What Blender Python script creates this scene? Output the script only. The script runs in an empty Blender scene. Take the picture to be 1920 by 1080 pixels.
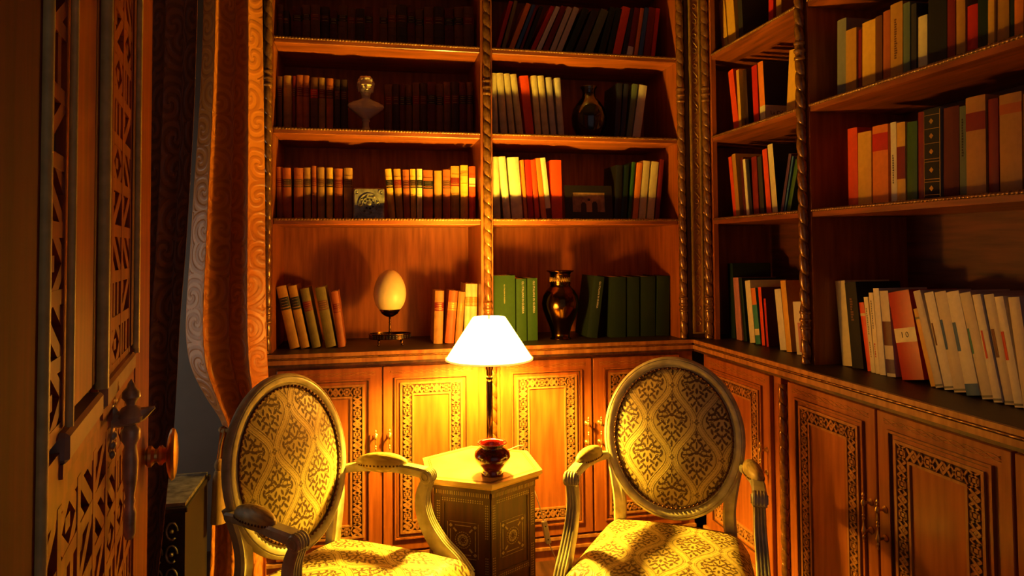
import bpy, bmesh, math, random
import numpy as np
from mathutils import Vector, Matrix
PI = math.pi
random.seed(7)
sc = bpy.context.scene
COL = sc.collection

# ------------------------------------------------------------------ camera, world, exposure
F, YAW, PITCH, ROLL, CY = 1277.87, 0.2079, 0.0335, -0.0073, 423.46
EYE = Vector((0, 0, 1.40))
_fw = Vector((math.sin(YAW)*math.cos(PITCH), math.cos(YAW)*math.cos(PITCH), math.sin(PITCH)))
_rt = Vector((math.cos(YAW), -math.sin(YAW), 0)); _up = _rt.cross(_fw)
RT = _rt*math.cos(ROLL) + _up*math.sin(ROLL)
UP = -_rt*math.sin(ROLL) + _up*math.cos(ROLL)
FW = _fw
cd = bpy.data.cameras.new('camera'); cam = bpy.data.objects.new('camera', cd); COL.objects.link(cam)
cam.matrix_world = Matrix(((RT.x, UP.x, -FW.x, EYE.x), (RT.y, UP.y, -FW.y, EYE.y), (RT.z, UP.z, -FW.z, EYE.z), (0, 0, 0, 1)))
cd.sensor_width = 36; cd.sensor_fit = 'HORIZONTAL'; cd.lens = F/1920*36
cd.shift_y = (CY-540)/1920
cd.clip_start = 0.02
sc.camera = cam
w = bpy.data.worlds.new('world'); sc.world = w; w.use_nodes = True
w.node_tree.nodes['Background'].inputs[0].default_value = (0.66, 0.50, 0.50, 1)
w.node_tree.nodes['Background'].inputs[1].default_value = 0.17
sc.view_settings.view_transform = 'Standard'; sc.view_settings.look = 'None'
sc.view_settings.exposure = 0.0; sc.view_settings.gamma = 1.0
sc.view_settings.use_curve_mapping = False
LAMP_X, LAMP_Y = 0.464, 2.65
BULB_E = 6000.0
LAMP_COL = (1.0, 0.57, 0.045)
SHADE_E = 10.0
SHADE_T = 0.25       # how much of the bulb shows straight through the thin shade
WINDOW_W = 4.0
SHADE_COL = (1.0, 0.66, 0.16)

al = bpy.data.lights.new('window_daylight', 'AREA'); al.shape = 'RECTANGLE'; al.size = 1.2; al.size_y = 0.80
al.energy = WINDOW_W; al.color = (1.0, 0.93, 0.70)
ao = bpy.data.objects.new('window_daylight', al); COL.objects.link(ao)
ao.matrix_world = Matrix.Translation((-1.75, 2.88, 1.05)) @ Matrix.Rotation(-math.pi/2, 4, 'Y')
def ray(px, py):
    return RT*((px-960)/F) - UP*((py-CY)/F) + FW
def atY(px, py, Y):
    d = ray(px, py); return EYE + d*(Y/d.y)
def atX(px, py, X):
    d = ray(px, py); return EYE + d*(X/d.x)
def proj(P):
    v = Vector(P)-EYE; z = v.dot(FW)
    return 960+F*v.dot(RT)/z, CY-F*v.dot(UP)/z

# ------------------------------------------------------------------ materials
def lin(c):
    return tuple((x/255/12.92) if x/255 <= 0.04045 else ((x/255+0.055)/1.055)**2.4 for x in c)
MATS = {}
def mat(name, rgb, rough=0.6, metal=0.0, vary=0.0, scale=30, bump=0.0, coat=0.0, spec=0.5, stretch=(1, 1, 1), rgb2=None, trans=0.0):
    if name in MATS: return MATS[name]
    m = bpy.data.materials.new(name); m.use_nodes = True; MATS[name] = m
    nt = m.node_tree; N = nt.nodes; L = nt.links
    b = N['Principled BSDF']; c = lin(rgb)
    b.inputs['Base Color'].default_value = (*c, 1)
    b.inputs['Roughness'].default_value = rough; b.inputs['Metallic'].default_value = metal
    b.inputs['Coat Weight'].default_value = coat; b.inputs['Coat Roughness'].default_value = 0.15
    b.inputs['Specular IOR Level'].default_value = spec
    b.inputs['Transmission Weight'].default_value = trans
    if vary > 0 or bump > 0 or rgb2:
        tc = N.new('ShaderNodeTexCoord'); mp = N.new('ShaderNodeMapping'); nz = N.new('ShaderNodeTexNoise')
        mp.inputs['Scale'].default_value = stretch
        nz.inputs['Scale'].default_value = scale; nz.inputs['Detail'].default_value = 6
        L.new(tc.outputs['Object'], mp.inputs[0]); L.new(mp.outputs[0], nz.inputs[0])
        c2 = lin(rgb2) if rgb2 else tuple(x*(1-vary) for x in c)
        cr = N.new('ShaderNodeValToRGB')
        cr.color_ramp.elements[0].position = 0.33; cr.color_ramp.elements[1].position = 0.68
        cr.color_ramp.elements[0].color = (*c2, 1)
        cr.color_ramp.elements[1].color = (*[min(1, x*(1+vary*0.5)) for x in c], 1)
        L.new(nz.outputs['Fac'], cr.inputs[0]); L.new(cr.outputs[0], b.inputs['Base Color'])
        if bump > 0:
            bp = N.new('ShaderNodeBump'); bp.inputs['Strength'].default_value = bump; bp.inputs['Distance'].default_value = 0.003
            L.new(nz.outputs['Fac'], bp.inputs['Height']); L.new(bp.outputs[0], b.inputs['Normal'])
    return m
def wood(name, rgb, rgb2, axis=2, rough=0.42, scale=14, coat=0.15, bump=0.15):
    st = [9, 9, 9]; st[axis] = 0.8
    return mat(name, rgb, rough, 0, 0.15, scale*0.35, bump, coat, 0.5, tuple(st), rgb2)

W_V = wood('walnut_vertical_grain', (162, 88, 34), (132, 64, 20), 2)
W_HX = wood('walnut_grain_along_x', (166, 88, 34), (116, 54, 16), 0)
W_HY = wood('walnut_grain_along_y', (154, 80, 32), (104, 48, 15), 1)
W_DARK = wood('dark_stained_wood', (84, 46, 26), (46, 24, 14), 2)
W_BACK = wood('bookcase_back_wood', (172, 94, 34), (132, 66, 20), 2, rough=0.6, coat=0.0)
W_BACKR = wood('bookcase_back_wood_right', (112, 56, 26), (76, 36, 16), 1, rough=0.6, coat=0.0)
W_DOOR = wood('door_varnished_wood', (186, 92, 30), (136, 56, 16), 2, rough=0.3, coat=0.3)
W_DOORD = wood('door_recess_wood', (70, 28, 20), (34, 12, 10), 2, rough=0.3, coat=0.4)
W_CARVE = wood('carved_border_wood', (178, 122, 66), (140, 84, 40), 2, rough=0.4)
W_RECESS = mat('carving_recess', (64, 34, 16), 0.7, vary=0.2, scale=40)
GILT = mat('gilded_rope_wood', (146, 98, 42), 0.24, 0.35, 0.15, 60, 0.0, coat=0.5, rgb2=(110, 68, 28))
GILT2 = mat('gilt_edge', (188, 150, 78), 0.35, 0.5, 0.2, 50)
TOPDARK = mat('dark_leather_worktop', (58, 44, 44), 0.45, 0, 0.2, 40, 0.05)
FLOOR = wood('floor_boards', (96, 56, 34), (60, 34, 20), 1, rough=0.4)
PLASTER = mat('grey_plaster', (132, 124, 120), 0.9, 0, 0.08, 6, 0.05)
CEIL = mat('ceiling_plaster', (70, 50, 38), 0.9, 0, 0.05, 5)
BRASS = mat('brass', (226, 186, 104), 0.30, 0.85, 0.15, 30)
BRASSD = mat('aged_brass', (120, 84, 44), 0.16, 1.0, 0.3, 14, rgb2=(70, 44, 24))
PEWTER = mat('aged_silver', (168, 160, 140), 0.42, 0.55, 0.3, 30, 0.2, rgb2=(104, 96, 80))
CREAMPAINT = mat('cream_patina_paint', (204, 196, 158), 0.34, 0, 0.12, 26, 0.08, coat=0.25, rgb2=(172, 160, 116))
PAGES = mat('book_pages', (206, 188, 148), 0.85, 0, 0.12, 150, 0.0, stretch=(4, .1, .1))
MARBLE = mat('white_marble', (206, 190, 166), 0.4, 0, 0.06, 12)
EGG = mat('ostrich_egg_shell', (236, 214, 160), 0.35, 0, 0.05, 40)
POTM = mat('oxblood_glaze', (110, 16, 10), 0.08, 0, 0.3, 9, coat=1.0, rgb2=(60, 8, 8))
BLACKG = mat('black_glass', (16, 12, 14), 0.1, 0, coat=1.0)
PEARL = mat('mother_of_pearl', (170, 142, 92), 0.35, 0.1, 0.3, 80)
TABW = wood('inlaid_table_wood', (84, 40, 18), (56, 24, 10), 2, rough=0.45, coat=0.05)
TABTOP = mat('table_top_veneer', (214, 180, 108), 0.3, 0, 0.15, 9, coat=0.3, rgb2=(190, 148, 80))
BLACKM = mat('black_frame', (30, 24, 22), 0.4)
GOLDT = mat('gold_tooling', (200, 160, 80), 0.35, 0.7)
WHITEP = mat('white_plastic', (206, 190, 160), 0.4)
TASSEL = mat('tassel_thread', (150, 112, 60), 0.8, 0, 0.3, 120, 0.3, stretch=(3, 3, .2))

HANDLE = mat('worn_silvered_bronze', (218, 200, 164), 0.38, 0.25, 0.25, 30, 0.2, coat=0.3, rgb2=(160, 138, 104))
def attr_mat(name, lightc, darkc, rough_l, rough_d, bump, sheen=0.0, vary=0.08, dist=0.0015):
    m = bpy.data.materials.new(name); m.use_nodes = True
    nt = m.node_tree; N = nt.nodes; L = nt.links; b = N['Principled BSDF']
    a = N.new('ShaderNodeAttribute'); a.attribute_name = 'pat'
    mx = N.new('ShaderNodeMix'); mx.data_type = 'RGBA'
    mx.inputs[6].default_value = (*lin(lightc), 1); mx.inputs[7].default_value = (*lin(darkc), 1)
    L.new(a.outputs['Fac'], mx.inputs[0])
    nz = N.new('ShaderNodeTexNoise'); nz.inputs['Scale'].default_value = 350
    tc = N.new('ShaderNodeTexCoord'); L.new(tc.outputs['Object'], nz.inputs[0])
    mul = N.new('ShaderNodeMix'); mul.data_type = 'RGBA'; mul.blend_type = 'MULTIPLY'; mul.inputs[0].default_value = vary
    L.new(mx.outputs[2], mul.inputs[6]); L.new(nz.outputs['Color'], mul.inputs[7]); L.new(mul.outputs[2], b.inputs['Base Color'])
    mr = N.new('ShaderNodeMapRange'); mr.inputs[3].default_value = rough_l; mr.inputs[4].default_value = rough_d
    L.new(a.outputs['Fac'], mr.inputs[0]); L.new(mr.outputs[0], b.inputs['Roughness'])
    b.inputs['Sheen Weight'].default_value = sheen
    bp = N.new('ShaderNodeBump'); bp.inputs['Strength'].default_value = bump; bp.inputs['Distance'].default_value = dist
    L.new(a.outputs['Fac'], bp.inputs['Height']); L.new(bp.outputs[0], b.inputs['Normal'])
    return m
DAMASK = attr_mat('gold_damask', (222, 196, 112), (92, 62, 22), 0.38, 0.6, 0.5)
BROCADE = attr_mat('gold_brocade', (204, 122, 42), (184, 104, 34), 0.38, 0.44, 0.34, 0.1, dist=0.007)
BROCADE2 = attr_mat('brown_brocade', (160, 92, 54), (132, 74, 44), 0.42, 0.5, 0.5, 0.05, dist=0.007)

# ------------------------------------------------------------------ mesh builder
class MB:
    def __init__(s): s.v = []; s.f = []; s.m = []; s.mats = []
    def mi(s, m):
        if m not in s.mats: s.mats.append(m)
        return s.mats.index(m)
    def add(s, vs, fs, m, M=None):
        o = len(s.v); k = s.mi(m)
        for p in vs:
            p = Vector(p)
            if M is not None: p = M @ p
            s.v.append(tuple(p))
        for f in fs: s.f.append(tuple(i+o for i in f)); s.m.append(k)
    def box(s, x0, x1, y0, y1, z0, z1, m, M=None, bev=0.0):
        if bev > 0:
            b = bev
            poly = [(x0+b, z0), (x1-b, z0), (x1, z0+b), (x1, z1-b), (x1-b, z1), (x0+b, z1), (x0, z1-b), (x0, z0+b)]
            ip = [(x0+b, z0+b), (x1-b, z0+b), (x1-b, z0+b), (x1-b, z1-b), (x1-b, z1-b), (x0+b, z1-b), (x0+b, z1-b), (x0+b, z0+b)]
            vs = [(p[0], y0, p[1]) for p in ip]+[(p[0], y0+b, p[1]) for p in poly]+[(p[0], y1, p[1]) for p in poly]
            fs = [(7, 6, 5, 4, 3, 2, 1, 0)[::-1]]
            for r in range(2):
                for i in range(8):
                    j = (i+1) % 8; fs.append((r*8+i, r*8+j, (r+1)*8+j, (r+1)*8+i))
            fs.append(tuple(16+i for i in range(8))[::-1])
            s.add(vs, fs, m, M); return
        vs = [(x, y, z) for x in (x0, x1) for y in (y0, y1) for z in (z0, z1)]
        fs = [(0, 1, 3, 2), (4, 6, 7, 5), (0, 4, 5, 1), (2, 3, 7, 6), (0, 2, 6, 4), (1, 5, 7, 3)]
        s.add(vs, fs, m, M)
    def prism(s, poly, z0, z1, m, M=None):
        n = len(poly)
        vs = [(x, y, z0) for x, y in poly]+[(x, y, z1) for x, y in poly]
        fs = [tuple(range(n))[::-1], tuple(range(n, 2*n))]+[(i, (i+1) % n, n+(i+1) % n, n+i) for i in range(n)]
        s.add(vs, fs, m, M)
    def lathe(s, prof, m, seg=20, M=None, sx=1, sy=1):
        n = len(prof); vs = []
        for r, z in prof:
            for i in range(seg):
                a = 2*PI*i/seg; vs.append((r*math.cos(a)*sx, r*math.sin(a)*sy, z))
        fs = []
        for k in range(n-1):
            for i in range(seg):
                j = (i+1) % seg; fs.append((k*seg+i, k*seg+j, (k+1)*seg+j, (k+1)*seg+i))
        ring = tuple(prof[0]) == tuple(prof[-1])
        if prof[0][0] > 1e-6 and not ring: fs.append(tuple(range(seg))[::-1])
        if prof[-1][0] > 1e-6 and not ring: fs.append(tuple((n-1)*seg+i for i in range(seg)))
        s.add(vs, fs, m, M)
    def sweep(s, path, sec, m, up=Vector((0, 0, 1)), closed=False, scale=None, M=None, side=None):
        # sec: list of (a,b): a along side vector, b along up-ish vector
        path = [Vector(p) for p in path]; n = len(path); k = len(sec); vs = []
        for i, p in enumerate(path):
            if closed: t = path[(i+1) % n]-path[i-1]
            else: t = path[min(i+1, n-1)]-path[max(i-1, 0)]
            t.normalize()
            if side is not None:
                sd = (Vector(side)-t*t.dot(Vector(side))).normalized(); u = sd.cross(t)
            else:
                sd = t.cross(up).normalized(); u = sd.cross(t)
            sc_ = scale[i] if scale else (1, 1)
            if not isinstance(sc_, tuple): sc_ = (sc_, sc_)
            for a, b in sec: vs.append(p+sd*a*sc_[0]+u*b*sc_[1])
        fs = []
        for i in range(n if closed else n-1):
            i2 = (i+1) % n
            for j in range(k):
                j2 = (j+1) % k; fs.append((i*k+j, i*k+j2, i2*k+j2, i2*k+j))
        if not closed: fs += [tuple(range(k))[::-1], tuple((n-1)*k+j for j in range(k))]
        s.add(vs, fs, m, M)
    def tube(s, path, r, m, seg=8, closed=False, M=None, up=Vector((0, 0, 1))):
        rs = r if isinstance(r, (list, tuple)) else None
        sec = [(math.cos(2*PI*i/seg), math.sin(2*PI*i/seg)) for i in range(seg)]
        s.sweep(path, sec, m, up, closed, [x for x in rs] if rs else [r]*len(path), M)
    def sphere(s, c, r, m, seg=12, rings=8, M=None, sc=(1, 1, 1)):
        vs = []; fs = []
        for j in range(rings+1):
            ph = PI*j/rings
            for i in range(seg):
                a = 2*PI*i/seg
                vs.append((c[0]+r*sc[0]*math.sin(ph)*math.cos(a), c[1]+r*sc[1]*math.sin(ph)*math.sin(a), c[2]+r*sc[2]*math.cos(ph)))
        for j in range(rings):
            for i in range(seg):
                k = (i+1) % seg; fs.append((j*seg+i, (j+1)*seg+i, (j+1)*seg+k, j*seg+k))
        s.add(vs, fs, m, M)
    def build(s, name, parent=None, smooth=False, recalc=True, merge=False):
        me = bpy.data.meshes.new(name); me.from_pydata(s.v, [], s.f)
        for m in s.mats: me.materials.append(m)
        me.polygons.foreach_set('material_index', s.m)
        if smooth is True: me.polygons.foreach_set('use_smooth', [True]*len(s.f))
        me.update()
        if recalc:
            bm = bmesh.new(); bm.from_mesh(me)
            if merge: bmesh.ops.remove_doubles(bm, verts=bm.verts, dist=1e-5)
            bmesh.ops.recalc_face_normals(bm, faces=bm.faces); bm.to_mesh(me); bm.free()
        if smooth == 'auto':
            me.polygons.foreach_set('use_smooth', [True]*len(me.polygons))
            me.set_sharp_from_angle(angle=math.radians(38))
        o = bpy.data.objects.new(name, me); COL.objects.link(o)
        if parent is not None: o.parent = parent
        return o

def tag(o, label=None, cat=None, group=None, kind=None):
    if label: o['label'] = label
    if cat: o['category'] = cat
    if group: o['group'] = group
    if kind: o['kind'] = kind
    return o
def empty(name, loc=(0, 0, 0), rz=0.0, label=None, cat=None, group=None):
    o = bpy.data.objects.new(name, None); COL.objects.link(o)
    o.empty_display_size = 0.1
    o.location = loc; o.rotation_euler = (0, 0, rz)
    return tag(o, label, cat, group)
def T(x, y, z): return Matrix.Translation((x, y, z))
def RZ(a): return Matrix.Rotation(a, 4, 'Z')
def RX(a): return Matrix.Rotation(a, 4, 'X')
def RY(a): return Matrix.Rotation(a, 4, 'Y')

def rope_mesh(mb, length, R, pitch, m, M=None, seg=22, step=None, n=1, depth=0.36):
    """twisted rope / barley-sugar column along +z"""
    step = step or pitch/14
    rows = int(length/step)+1; vs = []; fs = []
    for k in range(rows+1):
        z = min(length, k*step)
        for i in range(seg):
            a = 2*PI*i/seg-2*PI*z/(pitch*n)
            ph = (n*i/seg) % 1.0
            r = R*(1-depth+depth*math.sqrt(max(0, 1-(2*ph-1)**2)))
            vs.append((r*math.cos(a), r*math.sin(a), z))
    for k in range(rows):
        for i in range(seg):
            j = (i+1) % seg; fs.append((k*seg+i, k*seg+j, (k+1)*seg+j, (k+1)*seg+i))
    fs.append(tuple(range(seg))[::-1]); fs.append(tuple(rows*seg+i for i in range(seg)))
    mb.add(vs, fs, m, M)

ZW = 0.972                      # top of the worktop
SH = [1.534, 1.919, 2.307, 2.694]  # shelf tops
YB = 3.0                        # front plane of the back bookcase
XR = 1.578                      # front plane of the right bookcase
# ================================================================== setting
def structure(name, mb, **k):
    o = mb.build(name, **k); o['kind'] = 'structure'; return o
mb = MB(); mb.box(-1.62, 2.1, -1.2, 3.55, -0.05, 0.0, FLOOR); structure('floor', mb)
mb = MB(); mb.box(-1.62, 2.1, -1.2, 3.55, 3.0, 3.05, CEIL); structure('ceiling', mb)
mb = MB(); mb.box(-1.62, 2.1, 3.45, 3.55, 0.0, 3.0, PLASTER); structure('wall_back', mb)
mb = MB()
for (a, b, c, e) in ((-1.2, 2.46, 0, 3), (3.30, 3.45, 0, 3), (2.46, 3.30, 0, .45), (2.46, 3.30, 1.70, 3)): mb.box(-1.62, -1.52, a, b, c, e, PLASTER)
structure('wall_left', mb)
mb = MB()
for (a, b, c, e) in ((2.461, 2.50, .451, 1.699), (3.26, 3.299, .451, 1.699), (2.50, 3.26, .451, .49), (2.50, 3.26, 1.66, 1.699), (2.87, 2.89, .49, 1.66)): mb.box(-1.60, -1.55, a, b, c, e, W_DARK)
structure('window_1', mb)
mb = MB(); mb.box(2.0, 2.1, -1.2, 3.45, 0.0, 3.0, PLASTER); structure('wall_right', mb)

# ================================================================== bookcases
def twisted_column(parent, x, y, z0, z1, R=0.0185, pitch=0.061, collars=(), name='twisted_column'):
    mb = MB(); rope_mesh(mb, z1-z0, R, pitch, GILT, T(x, y, z0))
    for c in collars:
        mb.lathe([(R*0.9, -0.034), (R*1.12, -0.03), (R*1.12, -0.022), (R*.92, -0.018), (R*.92, -.006), (R*1.16, -0.002), (R*1.16, 0.006), (R*.92, .01), (R*.92, .022), (R*1.12, .026), (R*1.12, .034), (R*.9, .038)], GILT, 18, T(x, y, c))
    return mb.build(name, parent, smooth=True)

bc = empty('bookcase', (0.5, YB, ZW), 0, 'tall walnut bookcase with gilt twisted columns on the back wall behind the lamp', 'bookcase')
def loc(o):   # keep world coordinates for meshes built in world space under a placed root
    r = o.parent
    while r is not None and r.parent is not None: r = r.parent
    if r is not None and o.parent is r: o.matrix_parent_inverse = (T(*r.location) @ RZ(r.rotation_euler.z)).inverted()
    return o
BD = 0.40
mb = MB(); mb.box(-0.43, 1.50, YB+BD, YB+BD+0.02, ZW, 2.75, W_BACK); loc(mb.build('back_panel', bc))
for (a, b) in ((-0.432, -0.392), (1.440, 1.475)):
    mb = MB(); mb.box(a, b, YB, YB+BD, ZW, 2.75, W_V); loc(mb.build('side_panel', bc))
mb = MB(); mb.box(0.492, 0.545, YB, YB+BD, ZW, 2.75, W_V); loc(mb.build('divider', bc))
mb = MB(); mb.box(-0.45, 1.474, YB-0.03, YB+BD+.02, 2.75, 2.83, W_HX); loc(mb.build('cornice', bc))
for (a, b) in ((-0.391, 0.491), (0.546, 1.439)):
    for z in SH:
        mb = MB(); mb.box(a, b, YB+0.002, YB+BD-.001, z-0.026, z, W_HX, bev=0.003)
        s = loc(mb.build('shelf', bc))
        mb = MB(); rope_mesh(mb, b-a-.002, 0.0062, 0.013, GILT, T(a+.001, YB+0.001, z-0.003) @ RY(PI/2), seg=8, step=0.0016)
        mb.build('rope_trim', s, smooth=True)
for x in (-0.412, 0.5185, 1.452):
    loc(twisted_column(bc, x, YB-0.017, ZW+0.002, 2.75, collars=(1.13, 2.12)))
mb = MB(); mb.box(-0.452, -0.434, YB-.01, YB+.05, ZW, 2.75, W_V); loc(mb.build('outer_stile', bc))

br = empty('bookcase', (XR, 2.0, ZW), 0, 'long walnut bookcase with gilt twisted columns along the right wall', 'bookcase')
YE = 0.92
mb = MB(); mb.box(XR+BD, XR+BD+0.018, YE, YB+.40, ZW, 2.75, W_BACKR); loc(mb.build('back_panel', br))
mb = MB(); mb.box(XR, XR+.022, 2.915, 2.965, ZW, 2.75, W_V); loc(mb.build('front_stile', br))
for (a, b) in ((3.09, 3.12), (2.198, 2.248), (YE, YE+.04)):
    mb = MB(); mb.box(XR, XR+BD, a, b, ZW, 2.75, W_V); loc(mb.build('divider' if b < 2.5 and a > 1 else 'side_panel', br))
mb = MB(); mb.box(XR-.03, XR+BD+.018, YE, 2.965, 2.75, 2.83, W_HY); loc(mb.build('cornice', br))
for (a, b) in ((2.249, 2.914), (YE+.041, 2.197)):
    for z in SH:
        mb = MB(); mb.box(XR+.002 if b < 2.5 else XR+.0225, XR+BD-.001, a, b if b < 2.5 else 3.0895, z-0.026, z, W_HY)
        if b > 2.5: mb.box(XR+.002, XR+.0225, a, b, z-0.026, z, W_HY)
        MB().box(XR+.002, XR+BD-.001, a, b, z-0.026, z, W_HY)
        s = loc(mb.build('shelf', br))
        mb = MB(); rope_mesh(mb, b-a-.002, 0.0062, 0.013, GILT, T(XR+.001, a+.001, z-0.003) @ RX(-PI/2), seg=8, step=0.0016)
        mb.build('rope_trim', s, smooth=True)
for y in (2.944, 2.2228, YE+.02):
    loc(twisted_column(br, XR-0.017, y, ZW+0.002, 2.75, collars=(1.13, 2.12)))

# corner pilaster between the two bookcases
cp = empty('corner_pilaster', (1.51, 2.98, ZW), 0, 'narrow carved corner pilaster with gilt edges between the two bookcases', 'pilaster')
mb = MB(); mb.box(1.476, 1.560, 2.985, 3.02, ZW+.001, 2.75, W_DARK); loc(mb.build('backing_board', cp))
mb = MB(); mb.box(1.500, 1.546, 2.976, 2.985, ZW+.03, 2.75, W_CARVE); cb = loc(mb.build('carved_strip', cp))
mb = MB()
z = ZW+0.07; k = 0
while z < 2.70:
    if k % 2 == 0:
        mb.tube([(1.523+.011*math.cos(a*PI/4), 2.975, z+.011*math.sin(a*PI/4)) for a in range(8)], 0.0022, GILT2, 5, closed=True, up=Vector((0, 1, 0)))
    else:
        sgn = 1 if k % 4 == 1 else -1
        mb.tube([(1.523+sgn*.013*math.cos(t*PI), 2.975, z-.02+.04*t) for t in np.linspace(0, 1, 9)], 0.0022, GILT2, 5, up=Vector((0, 1, 0)))
    z += 0.036; k += 1
mb.build('scroll_carving', cb, smooth=True)
mb = MB()
for x in (1.499, 1.547): mb.box(x-.0035, x+.0035, 2.968, 2.984, ZW+.03, 2.75, GILT2)
mb.box(1.4955, 1.5505, 2.968, 2.984, ZW+.023, ZW+.03, GILT2)
loc(mb.build('gilt_edge', cp))
mb = MB(); rope_mesh(mb, 2.75-ZW-.01, 0.0065, 0.026, GILT, T(1.5595, 2.972, ZW+.005), seg=10); loc(mb.build('rope_trim', cp, smooth=True))

# worktop: one continuous L
wt = empty('worktop', (1.0, 2.99, 0.90), 0, 'continuous dark worktop with gilt moulded edge above the low cabinets', 'worktop')
FY, FX = 2.955, 1.490
mb = MB()
mb.prism([(-0.45, FY), (FX, FY), (FX, YE), (XR+BD+.018, YE), (XR+BD+.018, YB+BD+.02), (-0.45, YB+BD+.02)], 0.918, ZW, TOPDARK)
loc(mb.build('top_slab', wt))
mb = MB()
def mould(m_):
    for (ins, h0, h1, mm) in ((.000, .9565, .9715, W_HX), (.004, .9475, .9565, W_DARK), (-.004, .930, .9475, W_HX), (.004, .918, .930, W_DARK)):
        mu = W_CARVE if mm is W_HX else mm
        m_.box(-0.45, FX-.012+ins, FY-.012+ins, FY+.004, h0, h1, mu)
        m_.box(FX-.012+ins, FX+.004, YE, FY-.0121+ins, h0, h1, mu)
mould(mb); loc(mb.build('edge_moulding', wt))
mb = MB()
rope_mesh(mb, 1.91, 0.0042, 0.036, GILT, T(-0.44, FY-.0115, .952) @ RY(PI/2), seg=8, step=.004)
rope_mesh(mb, 2.0, 0.0042, 0.036, GILT, T(FX-.0115, YE+.01, .952) @ RX(-PI/2), seg=8, step=.004)
loc(mb.build('rope_trim', wt, smooth=True))

# ------------------------------------------------------------------ base cabinets
def guilloche(mb, L_, M, mw=0.036):
    """interlaced strap carving of length L_ along local x, centred on z=0, raised to -y"""
    h = mw/2-.002; n = max(1, round(L_/0.046)); p = L_/n
    def bar(x0, z0, x1, z1, wd=.0072, up=.005):
        d = Vector((x1-x0, 0, z1-z0)); l = d.length; a = math.atan2(d.z, d.x)
        mb.box(-.0015, l+.0015, -up, 0, -wd/2, wd/2, W_CARVE, M @ T(x0, 0, z0) @ RY(-a))
    for i in range(n):
        x = i*p; c = x+p/2
        if i % 2 == 0:
            for s in (1, -1):
                bar(x, -s*h, x+p*.5, s*h*.96, up=.005 if s > 0 else .004); bar(x+p*.5, s*h*.96, x+p, -s*h, up=.005 if s < 0 else .004)
            mb.box(-.0045, .0045, -.004, 0, -.0045, .0045, W_CARVE, M @ T(c, 0, 0) @ RY(PI/4))
        else:
            r = h*.88
            pts = [(c+r*math.cos(a*PI/3), r*math.sin(a*PI/3)) for a in range(6)]
            for j in range(6):
                bar(*pts[j], *pts[(j+1) % 6], wd=.006)
            mb.box(-.0055, .0055, -.0045, 0, -.0055, .0055, W_CARVE, M @ T(c, 0, 0))
            for s in (1, -1): bar(c+s*r, 0, c+s*p/2, h, wd=.005); bar(c+s*r, 0, c+s*p/2, -h, wd=.005)
def pull_handle(parent, M):
    mb = MB()
    prof = [(0, .078), (.003, .075), (.0045, .069), (.0018, .064), (.004, .060), (.002, .056), (.0055, .052), (.008, .044), (.0055, .037), (.0025, .034), (.0032, .015), (.0022, .012), (.0048, .007), (.0022, .002), (.0048, -.003), (.0022, -.008), (.003, -.024), (.0055, -.034), (.0075, -.042), (.005, -.049), (.002, -.053), (.0042, -.058), (.0018, -.063), (.003, -.07), (0, -.076)]
    mb.lathe(prof[::-1], BRASS, 12, M @ T(0, -.028, 0))
    for z in (.044, -.042):
        mb.lathe([(.011, 0), (.011, .003), (.007, .006), (.004, .009), (.004, .02), (.006, .026)], BRASS, 12, M @ T(0, 0, z) @ RX(PI/2))
    return mb.build('pull_handle', parent, smooth='auto')
def cab_door(parent, x0, w_, z0, z1, M, handle_side):
    """panelled door, local x along the front, -y towards the room"""
    h_ = z1-z0
    mb = MB(); mb.box(x0+.002, x0+w_-.002, -.018, 0, z0, z1, W_V, M, bev=.002)
    d = mb.build('door', parent)
    # moulding frame
    mb = MB(); i = .050; bw = .040; b0 = .084
    def ring(ins, wd, y0, y1, m_):
        X0, X1, Z0, Z1 = x0+ins, x0+w_-ins, z0+ins*0.95, z1-ins*0.95
        mb.box(X0, X1, y0, y1, Z1-wd, Z1, m_, M); mb.box(X0, X1, y0, y1, Z0, Z0+wd, m_, M)
        mb.box(X0, X0+wd, y0, y1, Z0+wd, Z1-wd, m_, M); mb.box(X1-wd, X1, y0, y1, Z0+wd, Z1-wd, m_, M)
    ring(i, .007, -.027, -.018, W_V); ring(i+.007, .004, -.0225, -.018, W_DARK)
    ring(b0-.010, .009, -.025, -.018, W_CARVE); ring(b0+bw+.001, .008, -.024, -.018, W_CARVE)
    mb.build('panel_moulding', d)
    # carved band
    mb = MB()
    X0, X1, Z0, Z1 = x0+b0, x0+w_-b0, z0+b0*.95, z1-b0*.95
    for (a, b, c, e) in ((X0, X1, Z1-bw, Z1), (X0, X1, Z0, Z0+bw), (X0, X0+bw, Z0+bw, Z1-bw), (X1-bw, X1, Z0+bw, Z1-bw)):
        mb.box(a, b, -.0195, -.018, c, e, W_RECESS, M)
    guilloche(mb, X1-X0-2*bw, M @ T(X0+bw, -.0195, Z1-bw/2)); guilloche(mb, X1-X0-2*bw, M @ T(X0+bw, -.0195, Z0+bw/2))
    guilloche(mb, Z1-Z0, M @ T(X0+bw/2, -.0195, Z0) @ RY(-PI/2)); guilloche(mb, Z1-Z0, M @ T(X1-bw/2, -.0195, Z0) @ RY(-PI/2))
    mb.build('carved_border', d)
    # incised wave lines at the head
    mb = MB()
    for s in (0, 1, 2):
        mb.tube([tuple(M @ Vector((x0+.03+(w_-.06)*t, -.0185, z1-.026+.0075*math.sin(t*PI*7+s*PI*.66)))) for t in np.linspace(0, 1, 60)], .0011, W_CARVE, 4)
    mb.build('wave_inlay', d, smooth=True)
    if handle_side:
        hx = x0+w_-.028 if handle_side > 0 else x0+.028
        pull_handle(d, M @ T(hx, -.018, z0+h_*.57))
    return d
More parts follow.
